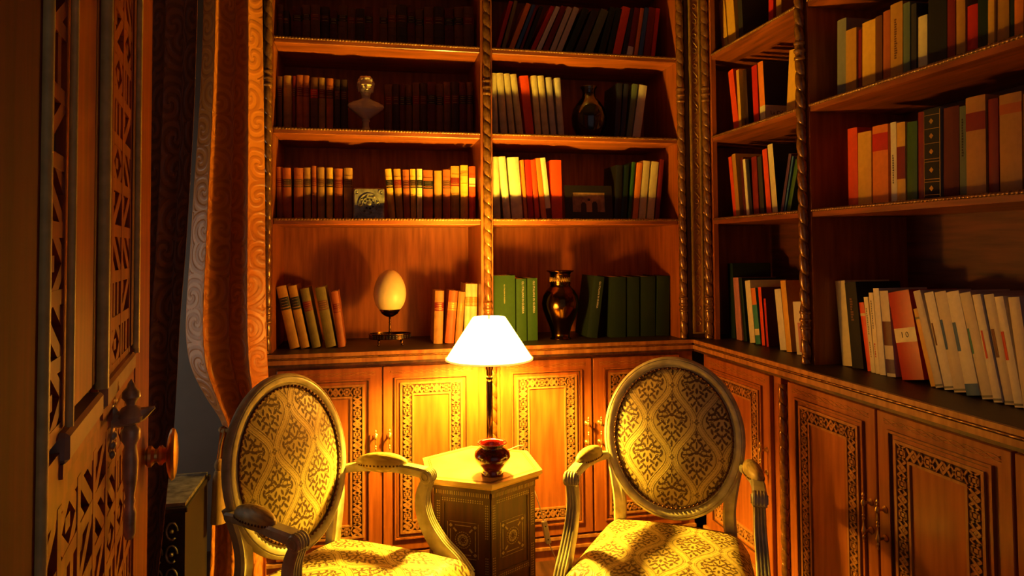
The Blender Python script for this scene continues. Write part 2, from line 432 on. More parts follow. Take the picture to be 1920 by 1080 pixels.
def cabinet(name, length, M, doors, label, dz=(.115, .898), depth=.36, group='low carved cabinets'):
    c = bpy.data.objects.new(name, None); COL.objects.link(c); c.matrix_world = M; tag(c, label, 'cabinet', group)
    I = Matrix.Identity(4)
    mb = MB(); mb.box(0, length, 0, depth, .105, .912, W_V)
    mb.build('body', c)
    mb = MB(); mb.box(0, length, -.004, depth, 0, .05, W_V)
    mb.box(0, length, -.016, depth, .05, .062, W_CARVE); mb.box(0, length, -.008, depth, .062, .092, W_V); mb.box(0, length, -.018, depth, .092, .105, W_CARVE)
    mb.build('plinth', c)
    for (x0, w_, hs) in doors: cab_door(c, x0, w_, dz[0], dz[1], I, hs)
    return c
MBk = lambda x: T(x, YB+.012, 0)
c1 = cabinet('base_cabinet', 0.945, MBk(-0.44), [(.065, .433, 1), (.500, .418, -1)], 'low carved two door walnut cabinet behind the left armchair', depth=.40)
c2 = cabinet('base_cabinet', 0.945, MBk(0.56), [(.012, .428, 1), (.445, .428, -1)], 'low carved two door walnut cabinet between the table and the right armchair', depth=.40)
MRt = lambda y: T(1.545, y, 0) @ RZ(-PI/2)
c3 = cabinet('base_cabinet', 0.615, MRt(2.972), [(.05, .515, 1)], 'low carved single door walnut cabinet in the corner behind the right armchair', depth=.40)
c4 = cabinet('base_cabinet', 1.375, MRt(2.297), [(.004, .452, 1), (.460, .452, -1), (.916, .452, 1)], 'long low carved cabinet in the right foreground under the white books', depth=.40)
def base_post(x, y, lab):
    mb = MB(); rope_mesh(mb, .765, .0165, .055, GILT, T(x, y, .13)); mb.box(x-.019, x+.019, y-.019, y+.019, 0, .13, W_V); mb.box(x-.019, x+.019, y-.019, y+.019, .885, .914, W_V)
    o = mb.build('twisted_column', smooth='auto'); return tag(o, lab, 'column')
base_post(atY(925, 760, YB-.005).x, YB-.005, 'short gilt twisted column between the back cabinets behind the lamp pole')
base_post(1.530, 2.327, 'short gilt twisted column between the right wall cabinets')
mb = MB(); mb.box(.5055, .5595, YB+.016, YB+.05, 0, .914, W_V); tag(mb.build('cabinet_stile'), 'narrow upright board behind the short twisted column under the lamp', 'board')
mb = MB(); mb.box(1.550, 1.585, 2.298, 2.356, 0, .914, W_V); tag(mb.build('cabinet_stile'), 'narrow upright board behind the short twisted column at the right cabinets', 'board')

# ================================================================== books
BC = {
 'cream': (214, 196, 146), 'pale cream': (226, 214, 178), 'white': (214, 206, 192), 'off-white': (196, 184, 168), 'tan': (170, 122, 64), 'brown': (104, 60, 32),
 'dark brown': (58, 34, 24), 'maroon': (86, 22, 22), 'dark red': (120, 24, 20), 'red': (190, 34, 18), 'orange-red': (222, 72, 20), 'orange': (222, 124, 40),
 'yellow': (216, 164, 62), 'ochre': (178, 128, 52), 'olive': (122, 106, 52), 'green': (50, 88, 30), 'dark green': (18, 38, 24), 'teal': (60, 130, 124), 'blue': (50, 92, 150),
 'navy': (34, 34, 56), 'black': (24, 22, 24), 'grey': (120, 116, 108), 'grey-green': (92, 104, 84), 'dark grey': (52, 48, 48), 'pink': (184, 120, 120), 'purple': (82, 50, 84), 'orange-brown': (170, 88, 40), 'lacquer red': (172, 6, 4)}
def bm_(c, kind='paper'):
    r = {'old': .55, 'paper': .5, 'cloth': .75, 'gloss': .4}[kind]
    return mat('book_%s_%s' % (c.replace(' ', '_').replace('-', '_'), kind), BC[c], r, 0, .25 if kind == 'old' else .08, 22 if kind == 'old' else 60, .15 if kind == 'old' else 0, spec=.4)
TEXTS = {}
def text_mesh(txt, size, m, depth=.0003):
    cu = bpy.data.curves.new('lettering', 'FONT'); cu.body = txt; cu.size = size; cu.extrude = depth; cu.align_x = 'CENTER'; cu.align_y = 'CENTER'; cu.resolution_u = 2
    o = bpy.data.objects.new('lettering', cu); COL.objects.link(o)
    me = bpy.data.meshes.new_from_object(o.evaluated_get(bpy.context.evaluated_depsgraph_get()))
    bpy.data.objects.remove(o); me.materials.clear(); me.materials.append(m); return me
def spine_strip(mb, t, bulge, z0, z1, m, off=.0006, x0=0., x1=1., n=6):
    pts = []
    for i in range(n+1):
        u = (x0+(x1-x0)*i/n); x = -t/2+t*u; y = -bulge*(1-(2*u-1)**2)-off
        pts.append((x, y))
    vs = [(x, y, z0) for x, y in pts]+[(x, y, z1) for x, y in pts]
    k = n+1; fs = [(i, i+1, k+i+1, k+i) for i in range(n)]
    # give the label its thickness back to the cover
    vs += [(x, y+off*.8, z0) for x, y in pts]+[(x, y+off*.8, z1) for x, y in pts]
    fs += [(2*k+i+1, 2*k+i, 3*k+i, 3*k+i+1) for i in range(n)]+[(k+i, k+i+1, 3*k+i+1, 3*k+i) for i in range(n)]+[(i+1, i, 2*k+i, 2*k+i+1) for i in range(n)]
    fs += [(0, k, 3*k, 2*k), (k-1, 2*k+k-1, 3*k+k-1, k+k-1)]
    mb.add(vs, fs, m)
def make_book(t, h, d, color, style='paper', side=None, extra=()):
    kind = {'old': 'old', 'vel': 'old', 'gloss': 'gloss', 'cloth': 'cloth'}.get(style, 'paper')
    m = bm_(color if style != 'gloss' else 'lacquer red', kind); ms = bm_(side, kind) if side else m
    bulge = min(.006, t*.18) if style in ('old', 'vel') else min(.0025, t*.08)
    c = min(.0022, t*.12)
    n = 6; outer = [(-t/2+t*i/n, -bulge*(1-(2*i/n-1)**2)) for i in range(n+1)]
    inner = [(max(-t/2+c, min(t/2-c, x)), y+c) for x, y in outer]
    mb = MB()
    # spine
    vs = [(x, y, 0) for x, y in outer]+[(x, y, h) for x, y in outer]+[(x, y, 0) for x, y in inner]+[(x, y, h) for x, y in inner]
    k = n+1; fs = []
    for i in range(n):
        fs += [(i, i+1, k+i+1, k+i), (2*k+i+1, 2*k+i, 3*k+i, 3*k+i+1), (i+1, i, 2*k+i, 2*k+i+1), (k+i, k+i+1, 3*k+i+1, 3*k+i)]
    mb.add(vs, fs, m)
    for s in (-1, 1):
        xa, xb = (-t/2, -t/2+c) if s < 0 else (t/2-c, t/2)
        mb.box(xa, xb, 0, d, 0, h, ms)
    if style == 'old':
        for f in (.12, .3, .48, .66, .84):
            spine_strip(mb, t*1.02, bulge, h*f-.0012, h*f+.0012, m, off=.0016)
    o = mb.build('book', smooth=False, recalc=False)
    mb = MB(); mb.box(-t/2+c, t/2-c, c*.6, d-.004, .002 if style not in ('paper', 'gloss') else .0004, h-(.003 if style not in ('paper', 'gloss') else .0004), PAGES)
    mb.build('pages', o, recalc=False)
    for e in extra:
        if e[0] == 'label':      # ('label', z0, z1, colour)
            mb = MB(); spine_strip(mb, t, bulge, h*e[1], h*e[2], bm_(e[3], 'paper'))
            if len(e) > 4:
                g = GOLDT if e[4] == 'gilt' else bm_(e[4], 'paper')
                for f in (0.15, .4, .62, .85): spine_strip(mb, t, bulge, h*(e[1]+(e[2]-e[1])*f)-.0006, h*(e[1]+(e[2]-e[1])*f)+.0006, g, off=.001, x0=.18, x1=.82)
            mb.build('spine_label', o, recalc=False)
        elif e[0] == 'bar':      # vertical bar
            mb = MB(); spine_strip(mb, t, bulge, h*e[1], h*e[2], bm_(e[3], 'paper'), x0=e[4], x1=e[5], n=2); mb.build('spine_bar', o, recalc=False)
        elif e[0] == 'dots':
            mb = MB(); hh = e[1]
            while hh < e[2]:
                spine_strip(mb, t, bulge, h*hh, h*(hh+.022), bm_(e[3], 'paper'), x0=.38, x1=.38+.2*random.uniform(.7, 1.2), n=2); hh += .03
            mb.build('spine_print', o, recalc=False)
        elif e[0] == 'text':     # ('text', string, size, colour/mat, zfrac, rot, xoff)
            me = text_mesh(e[1], e[2], GOLDT if e[3] == 'gilt' else bm_(e[3], 'paper'))
            to = bpy.data.objects.new('spine_lettering', me); COL.objects.link(to); to.parent = o
            to.matrix_local = T(e[6] if len(e) > 6 else 0, -bulge-.0008, h*e[4]) @ RX(PI/2) @ Matrix.Rotation(e[5], 4, 'Z')
        elif e[0] == 'side':     # band on the right hand board
            mb = MB(); mb.box(t/2, t/2+.0006, .002, d*.95, h*e[1], h*e[2], bm_(e[3], 'paper')); cb2 = mb.build('cover_band', o, recalc=False); me = text_mesh('La Cabal', .024, bm_('black', 'paper')); to = bpy.data.objects.new('cover_lettering', me); COL.objects.link(to); to.parent = cb2; to.matrix_local = T(t/2+.001, .065, h*(e[1]+e[2])/2) @ RZ(PI/2) @ RX(PI/2)
        elif e[0] == 'gold':
            mb = MB()
            for f in (.06, .2, .23, .42, .45, .62, .78, .93): spine_strip(mb, t, bulge, h*f-.0007, h*f+.0007, GOLDT, x0=.06, x1=.94)
            for x in ((.02, .05), (.95, .98)): spine_strip(mb, t, bulge, 0.01, h-.005, GOLDT, x0=x[0], x1=x[1], n=1)
            for f in (.13, .53, .70, .86, .33):
                s_ = t*.13
                yy = -bulge-.0008
                mb.add([(-s_, yy, h*f), (0, yy, h*f-s_*1.1), (s_, yy, h*f), (0, yy, h*f+s_*1.1)], [(0, 1, 2, 3)], GOLDT)
            mb.build('gold_tooling', o, recalc=False)
    return o

ORD = ['first', 'second', 'third', 'fourth', 'fifth', 'sixth', 'seventh', 'eighth', 'ninth', 'tenth', 'eleventh', 'twelfth', 'thirteenth', 'fourteenth', 'fifteenth', 'sixteenth', 'seventeenth', 'eighteenth', 'nineteenth', 'twentieth', 'twenty-first', 'twenty-second', 'twenty-third', 'twenty-fourth', 'twenty-fifth', 'twenty-sixth']
def quads_hit(A, B):
    for Q in (A, B):
        for i in range(4):
            ex, ez = Q[(i+1) % 4][0]-Q[i][0], Q[(i+1) % 4][1]-Q[i][1]; nx, nz = -ez, ex
            a = [p[0]*nx+p[1]*nz for p in A]; b = [p[0]*nx+p[1]*nz for p in B]
            if max(a) <= min(b)+1e-7 or max(b) <= min(a)+1e-7: return False
    return True
PLACED = []; HITLOG = []
def put_row(wall, zs, plane, books, where, group, dmax=.2):
    """books: (xb0, xb1, xt0, ytop, colour, style, side, extra) read off in pixels and carried onto the spine plane"""
    for k, b in enumerate(books):
        xb0, xb1, xt0, yt, color, style = b[:6]; side = b[6] if len(b) > 6 else None; extra = b[7] if len(b) > 7 else ()
        def base(px):
            y = 400.
            for _ in range(6):
                P = atY(px, y, plane) if wall == 'back' else atX(px, y, plane)
                P.z = zs; y = proj(P)[1]
            return (atY(px, y, plane).x if wall == 'back' else -atX(px, y, plane).y)
        u0, u1 = base(xb0), base(xb1)
        P = atY(xt0, yt, plane) if wall == 'back' else atX(xt0, yt, plane)
        ut = P.x if wall == 'back' else -P.y
        ht = P.z-zs; al = math.atan2(ut-u0, ht); h = math.hypot(ut-u0, ht)
        if abs(al) < .012: al = 0
        t = (u1-u0)*math.cos(al)-.0008
        h = min(h, .35); d = min(dmax, max(.10, h*.68))*random.uniform(.94, 1.0)
        o = make_book(t, h, d, color, style, side, extra)
        if wall == 'back': lo_, hi_ = (-.390, .490) if u0 < .52 else (.547, 1.438)
        else: lo_, hi_ = (-3.088, -2.250) if b[0] < 1520 else (-2.196, -.97)
        sh = 0
        for _ in range(45):
            if al > 0: c0 = u1+sh; q = [(c0-t*math.cos(al), t*math.sin(al)), (c0, 0), (c0+h*math.sin(al), h*math.cos(al)), (c0+h*math.sin(al)-t*math.cos(al), h*math.cos(al)+t*math.sin(al))]
            else: c0 = u0+sh; q = [(c0, 0), (c0+t*math.cos(al), -t*math.sin(al)), (c0+t*math.cos(al)+h*math.sin(al), h*math.cos(al)-t*math.sin(al)), (c0+h*math.sin(al), h*math.cos(al))]
            mn, mx_ = min(p[0] for p in q), max(p[0] for p in q)
            if mn < lo_: sh += lo_-mn+.0005; continue
            if any(w2 == (wall, zs) and quads_hit(q, q2) for w2, q2 in PLACED): sh += .0012; continue
            break
        HITLOG.append((o.name, round(sh, 4), any(w2 == (wall, zs) and quads_hit(q, q2) for w2, q2 in PLACED), round(mx_-hi_, 4)))
        if mx_ > hi_ and sh <= 0.012: sh -= mx_-hi_+.0003
        u0 += sh; u1 += sh; q = [(p[0], p[1]) for p in q]; PLACED.append(((wall, zs), q))
        if al > 0:   M = T(u1, 0, 0) @ RY(al) @ T(-t/2, 0, 0)
        else:        M = T(u0, 0, 0) @ RY(al) @ T(t/2, 0, 0)
        if wall == 'back': W = T(0, plane+random.uniform(-.004, .006)+.004, zs+.0005) @ M
        else: W = T(plane+random.uniform(-.003, .005)+.003, 0, zs+.0005) @ RZ(-PI/2) @ M
        o.matrix_world = W
        ht_ = 'tall ' if h > .27 else ('short ' if h < .175 else '')
        ln = 'leaning ' if abs(al) > .12 else ''
        kd = {'old': 'leather-bound ', 'vel': 'leather-bound ', 'gloss': 'glossy ', 'cloth': 'cloth-bound '}.get(style, '')
        lab = (ht_+ln+color+' '+kd+'book').strip()
        lab = '%s, %s from left, %s' % (lab.replace('leather-bound', 'leather') if 'sixteenth' in ORD[k] or 'twenty' in ORD[k] else lab, ORD[k], where)
        tag(o, lab, 'book', group)

OLD = lambda c, l='dark red', a=.62, b=.78: (c, 'old', None, (('label', a, b, l, 'gilt'),))
def rrow(xs, yt, cols, lab='dark red', jy=3):
    r = []
    for i, (a, b) in enumerate(xs):
        c, l = cols[i % len(cols)]
        r.append((a, b, a, yt+random.uniform(-jy, jy), c, 'old', None, (('label', .60, .76, l, 'gilt'),)))
    return r
def spread(x0, x1, n, j=.18):
    w_ = [1+random.uniform(-j, j) for _ in range(n)]; s = sum(w_); out = []; x = x0
    for v in w_:
        dx = (x1-x0)*v/s; out.append((x, x+dx-.6)); x += dx
    return out
SB = YB+.08; SBL = YB+.095; SR = XR+.07; SRL = XR+.085
DK = [('brown', 'dark red'), ('dark brown', 'maroon'), ('maroon', 'black'), ('brown', 'black')]
# --- back left bay
put_row('back', SH[2], SB, rrow(spread(517, 541, 2)+spread(548, 700, 9)+spread(712, 890, 10), 14, DK, jy=7), 'on the top shelf, back left bay', 'old books on the back left top shelf')
put_row('back', SH[1], SB, [(519, 529, 519, 143)+OLD('brown', 'maroon'), (531, 547, 531, 141)+OLD('tan', 'ochre'), (548, 554, 548, 142)+OLD('dark red', 'maroon'), (555, 568, 555, 140)+OLD('orange-brown', 'dark red'), (568, 580, 568, 141)+OLD('orange-brown', 'dark red'), (582, 596, 582, 145)+OLD('brown', 'red'), (597, 610, 597, 145)+OLD('tan', 'dark red'), (612, 625, 612, 147)+OLD('orange-brown', 'maroon'), (627, 638, 627, 149)+OLD('dark brown', 'maroon'), (639, 651, 639, 149)+OLD('dark brown', 'maroon')],
    'on the bust shelf, left of the bust', 'old books left of the bust')
put_row('back', SH[1], SB+.055, rrow(spread(722, 888, 12), 156, DK, jy=3), 'on the bust shelf, right of the bust', 'old books right of the bust')
put_row('back', SH[0], SB, [(516, 528, 515, 313)+OLD('orange-brown', 'dark red'), (531, 547, 529, 315)+OLD('orange-brown', 'dark brown'), (551, 568, 551, 315)+OLD('orange-brown', 'brown'), (570, 583, 569, 314)+OLD('tan', 'dark brown'), (585, 594, 584, 311)+OLD('orange-brown', 'dark red'), (596, 609, 595, 314)+OLD('tan', 'brown'), (612, 624, 611, 314)+OLD('yellow', 'black'), (627, 643, 627, 316)+OLD('orange-brown', 'dark red'), (645, 661, 645, 315)+OLD('tan', 'brown')],
    'on the third shelf, left of the silver box', 'old books left of the silver box')
put_row('back', SH[0], SB, [(730, 742, 722, 317)+OLD('yellow', 'black'), (744, 757, 738, 317)+OLD('ochre', 'dark red'), (758, 770, 755, 318)+OLD('orange-brown', 'maroon'), (771, 781, 769, 317)+OLD('yellow', 'dark brown'), (782, 792, 781, 317)+OLD('cream', 'black'), (794, 812, 793, 319)+OLD('orange-brown', 'black'), (815, 829, 814, 320, 'ochre', 'vel'), (831, 845, 830, 318)+OLD('orange-brown', 'brown'), (846, 862, 846, 311)+OLD('ochre', 'dark red'), (864, 878, 864, 310)+OLD('yellow', 'ochre', .8, .9), (880, 892, 879, 312)+OLD('orange-red', 'cream')],
    'on the third shelf, right of the silver box', 'old books right of the silver box')
put_row('back', ZW, SBL, [(541, 560, 515, 539)+OLD('ochre', 'black', .62, .82), (564, 581, 539, 538)+OLD('ochre', 'black', .62, .82), (585, 602, 562, 543)+OLD('olive', 'dark red'), (611, 631, 590, 541)+OLD('olive', 'brown'), (634, 648, 620, 548)+OLD('orange-brown', 'dark red')],
    'on the worktop, left of the egg', 'leaning old books left of the egg')
put_row('back', ZW, SBL, [(813, 830, 816, 546)+OLD('tan', 'dark red'), (834, 851, 842, 546)+OLD('orange-brown', 'ochre'), (853, 866, 860, 548)+OLD('tan', 'ochre'), (869, 881, 873, 533)+OLD('cream', 'ochre'), (883, 895, 886, 533)+OLD('cream', 'ochre')],
    'on the worktop, right of the egg', 'old books right of the egg')
# --- back right bay
P_ = 'paper'
put_row('back', SH[2], SB, [(927, 935, 955, 2, 'red', P_), (938, 945, 964, 2, 'olive', P_), (950, 960, 986, 8, 'orange', P_), (962, 969, 998, 9, 'blue', P_), (971, 976, 1004, 10, 'dark red', P_), (978, 986, 1012, 12, 'black', P_), (990, 999, 1032, 13, 'red', P_), (1001, 1010, 1041, 14, 'white', P_), (1013, 1024, 1052, 13, 'dark red', P_), (1027, 1037, 1064, 14, 'off-white', P_), (1039, 1050, 1076, 15, 'off-white', P_), (1055, 1068, 1092, 18, 'dark green', P_), (1073, 1088, 1108, 22, 'dark grey', P_), (1092, 1108, 1126, 20, 'grey-green', P_), (1119, 1131, 1144, 15, 'dark green', P_), (1133, 1144, 1153, 15, 'dark green', P_), (1146, 1161, 1167, 14, 'orange-red', P_), (1163, 1171, 1181, 15, 'navy', P_), (1173, 1184, 1190, 15, 'dark red', P_, None, (('label', .0, .26, 'white'),)), (1186, 1193, 1200, 15, 'orange', P_), (1195, 1203, 1209, 15, 'blue', P_), (1205, 1218, 1217, 15, 'dark red', P_), (1220, 1228, 1231, 15, 'red', P_)],
    'on the top shelf, back right bay', 'leaning paperbacks on the back right top shelf')
cp_ = 'vel'
put_row('back', SH[1], SB, [(925, 935, 921, 137, 'cream', cp_), (938, 951, 929, 137, 'cream', cp_), (956, 967, 945, 138, 'cream', cp_), (971, 983, 957, 139, 'cream', cp_), (987, 1003, 975, 142, 'orange-red', P_), (1005, 1016, 996, 142, 'cream', cp_), (1019, 1031, 1008, 142, 'cream', cp_), (1034, 1045, 1024, 145, 'off-white', cp_), (1048, 1059, 1040, 146, 'off-white', cp_)],
    'left of the black glass vase', 'cream books left of the black vase')
put_row('back', SH[1], SB, [(1152, 1162, 1158, 156, 'navy', P_), (1163, 1172, 1171, 157, 'navy', P_), (1174, 1184, 1187, 158, 'grey-green', P_), (1186, 1201, 1200, 160, 'off-white', P_)],
    'right of the black glass vase', 'books right of the black vase')
put_row('back', SH[0], SB, [(926, 940, 921, 294, 'cream', cp_), (944, 957, 934, 294, 'pale cream', cp_), (961, 982, 952, 295, 'pale cream', cp_), (984, 990, 976, 300, 'orange', P_), (991, 1002, 984, 300, 'red', P_), (1003, 1012, 994, 300, 'orange-red', P_), (1014, 1024, 1001, 297, 'orange', P_), (1024, 1034, 1011, 296, 'pale cream', P_, None, (('label', 0, .18, 'maroon'),)), (1036, 1056, 1033, 300, 'orange-red', P_)],
    'left of the framed photo', 'paperbacks left of the framed photo')
put_row('back', SH[0], SB, [(1152, 1164, 1156, 310, 'black', P_), (1165, 1176, 1170, 310, 'dark green', P_), (1178, 1184, 1187, 304, 'green', P_), (1186, 1196, 1196, 306, 'orange', P_), (1198, 1211, 1207, 302, 'cream', P_), (1213, 1226, 1223, 304, 'cream', P_), (1228, 1236, 1238, 300, 'dark red', P_)],
    'right of the framed photo', 'paperbacks right of the framed photo')
GT = 'GLI ITALIANI IN GUERRA'
tx = lambda x=0.006: (('text', GT, .0135, 'white', .70, -PI/2, x),)
put_row('back', ZW, SBL, [(926, 967, 926, 517, 'green', 'cloth', None, (('text', GT, .008, 'cream', .72, -PI/2, 0),)), (969, 988, 969, 523, 'green', 'cloth', None, tx()), (990, 1009, 990, 522, 'green', 'cloth', None, tx())],
    'on the worktop, left of the brass vase', 'large green books left of the brass vase')
put_row('back', ZW, SBL, [(1100, 1120, 1114, 520, 'dark green', 'cloth', None, (('text', GT, .0115, 'white', .70, -PI/2, .006),)), (1145, 1174, 1145, 520, 'dark green', 'cloth'), (1177, 1200, 1177, 520, 'dark green', 'cloth'), (1203, 1230, 1203, 519, 'dark green', 'cloth'), (1233, 1256, 1235, 518, 'dark green', 'cloth')],
    'right of the brass vase', 'large green books right of the brass vase')
# --- right wall, narrow bay
put_row('right', SH[2], SR, [(1353, 1364, 1345, 4, 'yellow', P_), (1367, 1381, 1360, -4, 'yellow', P_), (1384, 1392, 1379, -20, 'dark grey', P_), (1440, 1449, 1440, -60, 'red', P_), (1452, 1462, 1452, -62, 'ochre', P_)],
    'on the top shelf, narrow right bay', 'paperbacks on the narrow bay top shelf')
put_row('right', SH[1], SR, [(1375, 1385, 1363, 136, 'orange-red', P_), (1386, 1391, 1380, 133, 'yellow', P_), (1396, 1403, 1391, 133, 'dark brown', P_), (1411, 1421, 1406, 126, 'red', P_), (1424, 1434, 1418, 119, 'orange', P_, 'navy', (('label', .0, .30, 'cream'), ('side', .06, .30, 'white'))), (1471, 1487, 1477, 98, 'yellow', P_)],
    'on the second shelf, narrow right bay', 'paperbacks on the narrow bay second shelf')
put_row('right', SH[0], SR, [(1373, 1379, 1363, 296, 'orange-red', P_), (1380, 1387, 1371, 291, 'ochre', P_), (1392, 1398, 1385, 297, 'maroon', P_), (1400, 1405, 1392, 300, 'pale cream', P_), (1407, 1411, 1399, 300, 'navy', P_), (1413, 1423, 1408, 296, 'dark red', P_), (1425, 1433, 1419, 295, 'dark grey', P_), (1437, 1446, 1428, 282, 'orange-red', P_), (1448, 1458, 1438, 273, 'cream', P_, 'dark green'), (1462, 1467, 1478, 290, 'purple', P_), (1469, 1472, 1485, 294, 'blue', P_), (1474, 1481, 1491, 302, 'green', P_)],
    'on the third shelf, narrow right bay', 'paperbacks on the narrow bay third shelf')
put_row('right', ZW, SRL, [(1368, 1378, 1362, 492, 'dark green', P_), (1380, 1384, 1373, 521, 'pink', P_), (1385, 1392, 1377, 521, 'pink', P_), (1393, 1399, 1383, 522, 'dark green', P_), (1404, 1414, 1394, 527, 'pale cream', P_), (1416, 1425, 1406, 541, 'teal', P_, None, (('label', .70, 1., 'orange'), ('label', .16, .27, 'cream'))), (1426, 1432, 1418, 539, 'orange-red', P_, 'maroon'), (1435, 1439, 1429, 560, 'red', P_, 'maroon'), (1461, 1473, 1450, 543, 'white', P_), (1474, 1484, 1462, 527, 'yellow', P_), (1494, 1510, 1486, 566, 'white', P_, None, (('bar', .05, .6, 'pink', .45, 1.),))],
    'on the worktop, narrow right bay', 'books on the worktop in the narrow bay')
# --- right wall, wide bay
put_row('right', SH[1], SR, [(1567, 1584, 1567, 41, 'grey', P_), (1585, 1605, 1585, 60, 'ochre', P_), (1606, 1612, 1606, 58, 'dark red', P_), (1614, 1639, 1614, 46, 'yellow', P_), (1640, 1653, 1640, 34, 'brown', P_), (1654, 1667, 1654, 24, 'orange-brown', P_), (1669, 1692, 1669, 12, 'ochre', P_, None, (('dots', .3, .8, 'brown'),)), (1693, 1706, 1693, 9, 'grey-green', P_), (1707, 1717, 1707, 10, 'dark grey', P_), (1719, 1736, 1719, 34, 'cream', P_), (1737, 1772, 1737, -24, 'black', P_), (1773, 1788, 1773, -18, 'dark red', P_), (1791, 1808, 1791, -20, 'ochre', P_), (1809, 1829, 1809, 14, 'red', P_), (1830, 1850, 1830, -28, 'dark green', P_), (1852, 1864, 1852, -20, 'yellow', P_), (1865, 1888, 1865, -22, 'ochre', P_), (1890, 1899, 1890, -25, 'dark green', P_), (1901, 1918, 1901, -30, 'orange', P_), (1921, 1945, 1921, -35, 'ochre', P_)],
    'on the second shelf, wide right bay', 'books on the wide bay second shelf')
put_row('right', SH[0], SR, [(1588, 1606, 1586, 243, 'orange-red', P_), (1607, 1632, 1606, 251, 'yellow', P_), (1634, 1663, 1633, 239, 'orange', P_, None, (('label', .68, .9, 'red'),)), (1668, 1679, 1666, 231, 'pale cream', P_, None, (('dots', .25, .6, 'dark brown'),)), (1680, 1696, 1679, 232, 'yellow', P_, None, (('label', .30, .70, 'dark red'),)), (1698, 1717, 1698, 231, 'green', P_), (1719, 1730, 1718, 212, 'dark red', P_), (1732, 1764, 1731, 208, 'black', 'cloth', 'grey', (('gold',),)), (1766, 1795, 1766, 205, 'maroon', 'cloth'), (1797, 1811, 1796, 201, 'grey-green', P_, None, (('dots', .45, .85, 'black'),)), (1812, 1849, 1810, 186, 'tan', P_, None, (('label', .66, .84, 'dark red'),)), (1851, 1870, 1849, 188, 'dark red', P_), (1872, 1914, 1870, 181, 'tan', P_, None, (('label', .80, .9, 'orange-brown'),)), (1917, 1950, 1916, 178, 'tan', P_)],
    'on the third shelf, wide right bay', 'books on the wide bay third shelf')
WB = [(1559, 1577, 1546, 526, 'cream', P_), (1581, 1602, 1567, 529, 'black', 'cloth', None, (('dots', .55, .8, 'brown'),)), (1606, 1615, 1590, 566, 'orange-red', P_, None, (('label', .80, .84, 'cream'),)),
      (1617, 1625, 1603, 556, 'pale cream', P_, None, (('dots', .5, .85, 'grey'), ('dots', .2, .4, 'olive'))), (1627, 1635, 1614, 548, 'pale cream', P_, None, (('dots', .55, .9, 'grey'), ('dots', .2, .38, 'red'))), (1637, 1648, 1624, 540, 'white', P_), (1650, 1666, 1636, 545, 'off-white', P_, None, (('label', .36, .64, 'maroon'), ('label', .04, .2, 'purple')))]
WB += [(1669, 1710, 1643, 548, 'red', 'gloss', None, (('label', .42, .58, 'pale cream'), ('text', '1 0', .026, 'black', .50, 0, .0))), (1722, 1731, 1690, 578, 'yellow', P_, None, (('label', .86, .89, 'olive'),))]
bars = [None, ('bar', .45, .68, 'brown', .1, .3), ('bar', .42, .72, 'blue', .0, .25), ('bar', .42, .70, 'blue', .0, .3), ('bar', .42, .66, 'teal', 0., .2), ('bar', .40, .66, 'red', .2, .45), ('bar', .42, .68, 'maroon', .1, .45), ('bar', .42, .68, 'red', .0, .4), None]
xb = [(1733, 1748), (1750, 1769), (1771, 1794), (1797, 1823), (1826, 1849), (1852, 1869), (1872, 1893), (1896, 1914), (1917, 1940)]
xt = [(1692, 546), (1713, 549), (1735, 548), (1759, 548), (1784, 550), (1812, 553), (1833, 553), (1858, 557), (1887, 558)]
for i, ((a, b), (c, e)) in enumerate(zip(xb, xt)):
    ex = () if bars[i] is None else (bars[i],)
    if i == 3: ex += (('label', 0, .11, 'blue'),)
    ex += (('label', .015, .035, 'grey'),) if i not in (3, 8) else ()
    WB.append((a, b, c, e, 'white' if i % 2 else 'off-white', P_, None, ex))
put_row('right', ZW, SRL, WB, 'on the worktop, wide right bay', 'books on the worktop in the wide bay', dmax=.19)
# ================================================================== ornaments on the shelves
def place(o, x, y, z, rz=0): o.location = (x, y, z); o.rotation_euler = (0, 0, rz); return o
# marble bust
mb = MB()
def sp(c, r, s=(1, 1, 1)): mb.sphere(c, r, MARBLE, 20, 14, sc=s)
# skull, jaw and face
sp((0, .006, .214), .036, (.86, 1.05, 1.02)); sp((0, -.002, .196), .030, (.90, .98, 1.15)); sp((0, -.012, .178), .020, (1.0, .95, .85)); sp((0, -.029, .166), .0085, (1.1, .9, .8))
sp((0, -.0355, .197), .0050, (.8, 1.1, 2.0)); sp((0, -.0395, .190), .0052, (1.1, .9, .8)); sp((0, -.027, .212), .012, (2.0, .7, .5)); sp((0, -.031, .1785), .0060, (1.7, .7, .5)); sp((0, -.0305, .173), .0055, (1.3, .7, .5))
for s_ in (-1, 1):
    sp((s_*.0305, .008, .197), .009, (.45, 1, 1.5)); sp((s_*.0135, -.0285, .2035), .0045, (1.3, .7, .7)); sp((s_*.017, -.022, .188), .010, (1, .7, 1))
    for q in range(4): sp((s_*.029, -.004+q*.009, .222-.004*q), .0095); sp((s_*.0285, .004+q*.007, .209), .0085)
for i in range(22):
    a = i*2.4; r_ = .012+.017*(i/22); sp((r_*math.cos(a), .008+r_*1.1*math.sin(a), .2475-.016*(i/22)**2+.002*math.sin(i*1.7)), .0095)
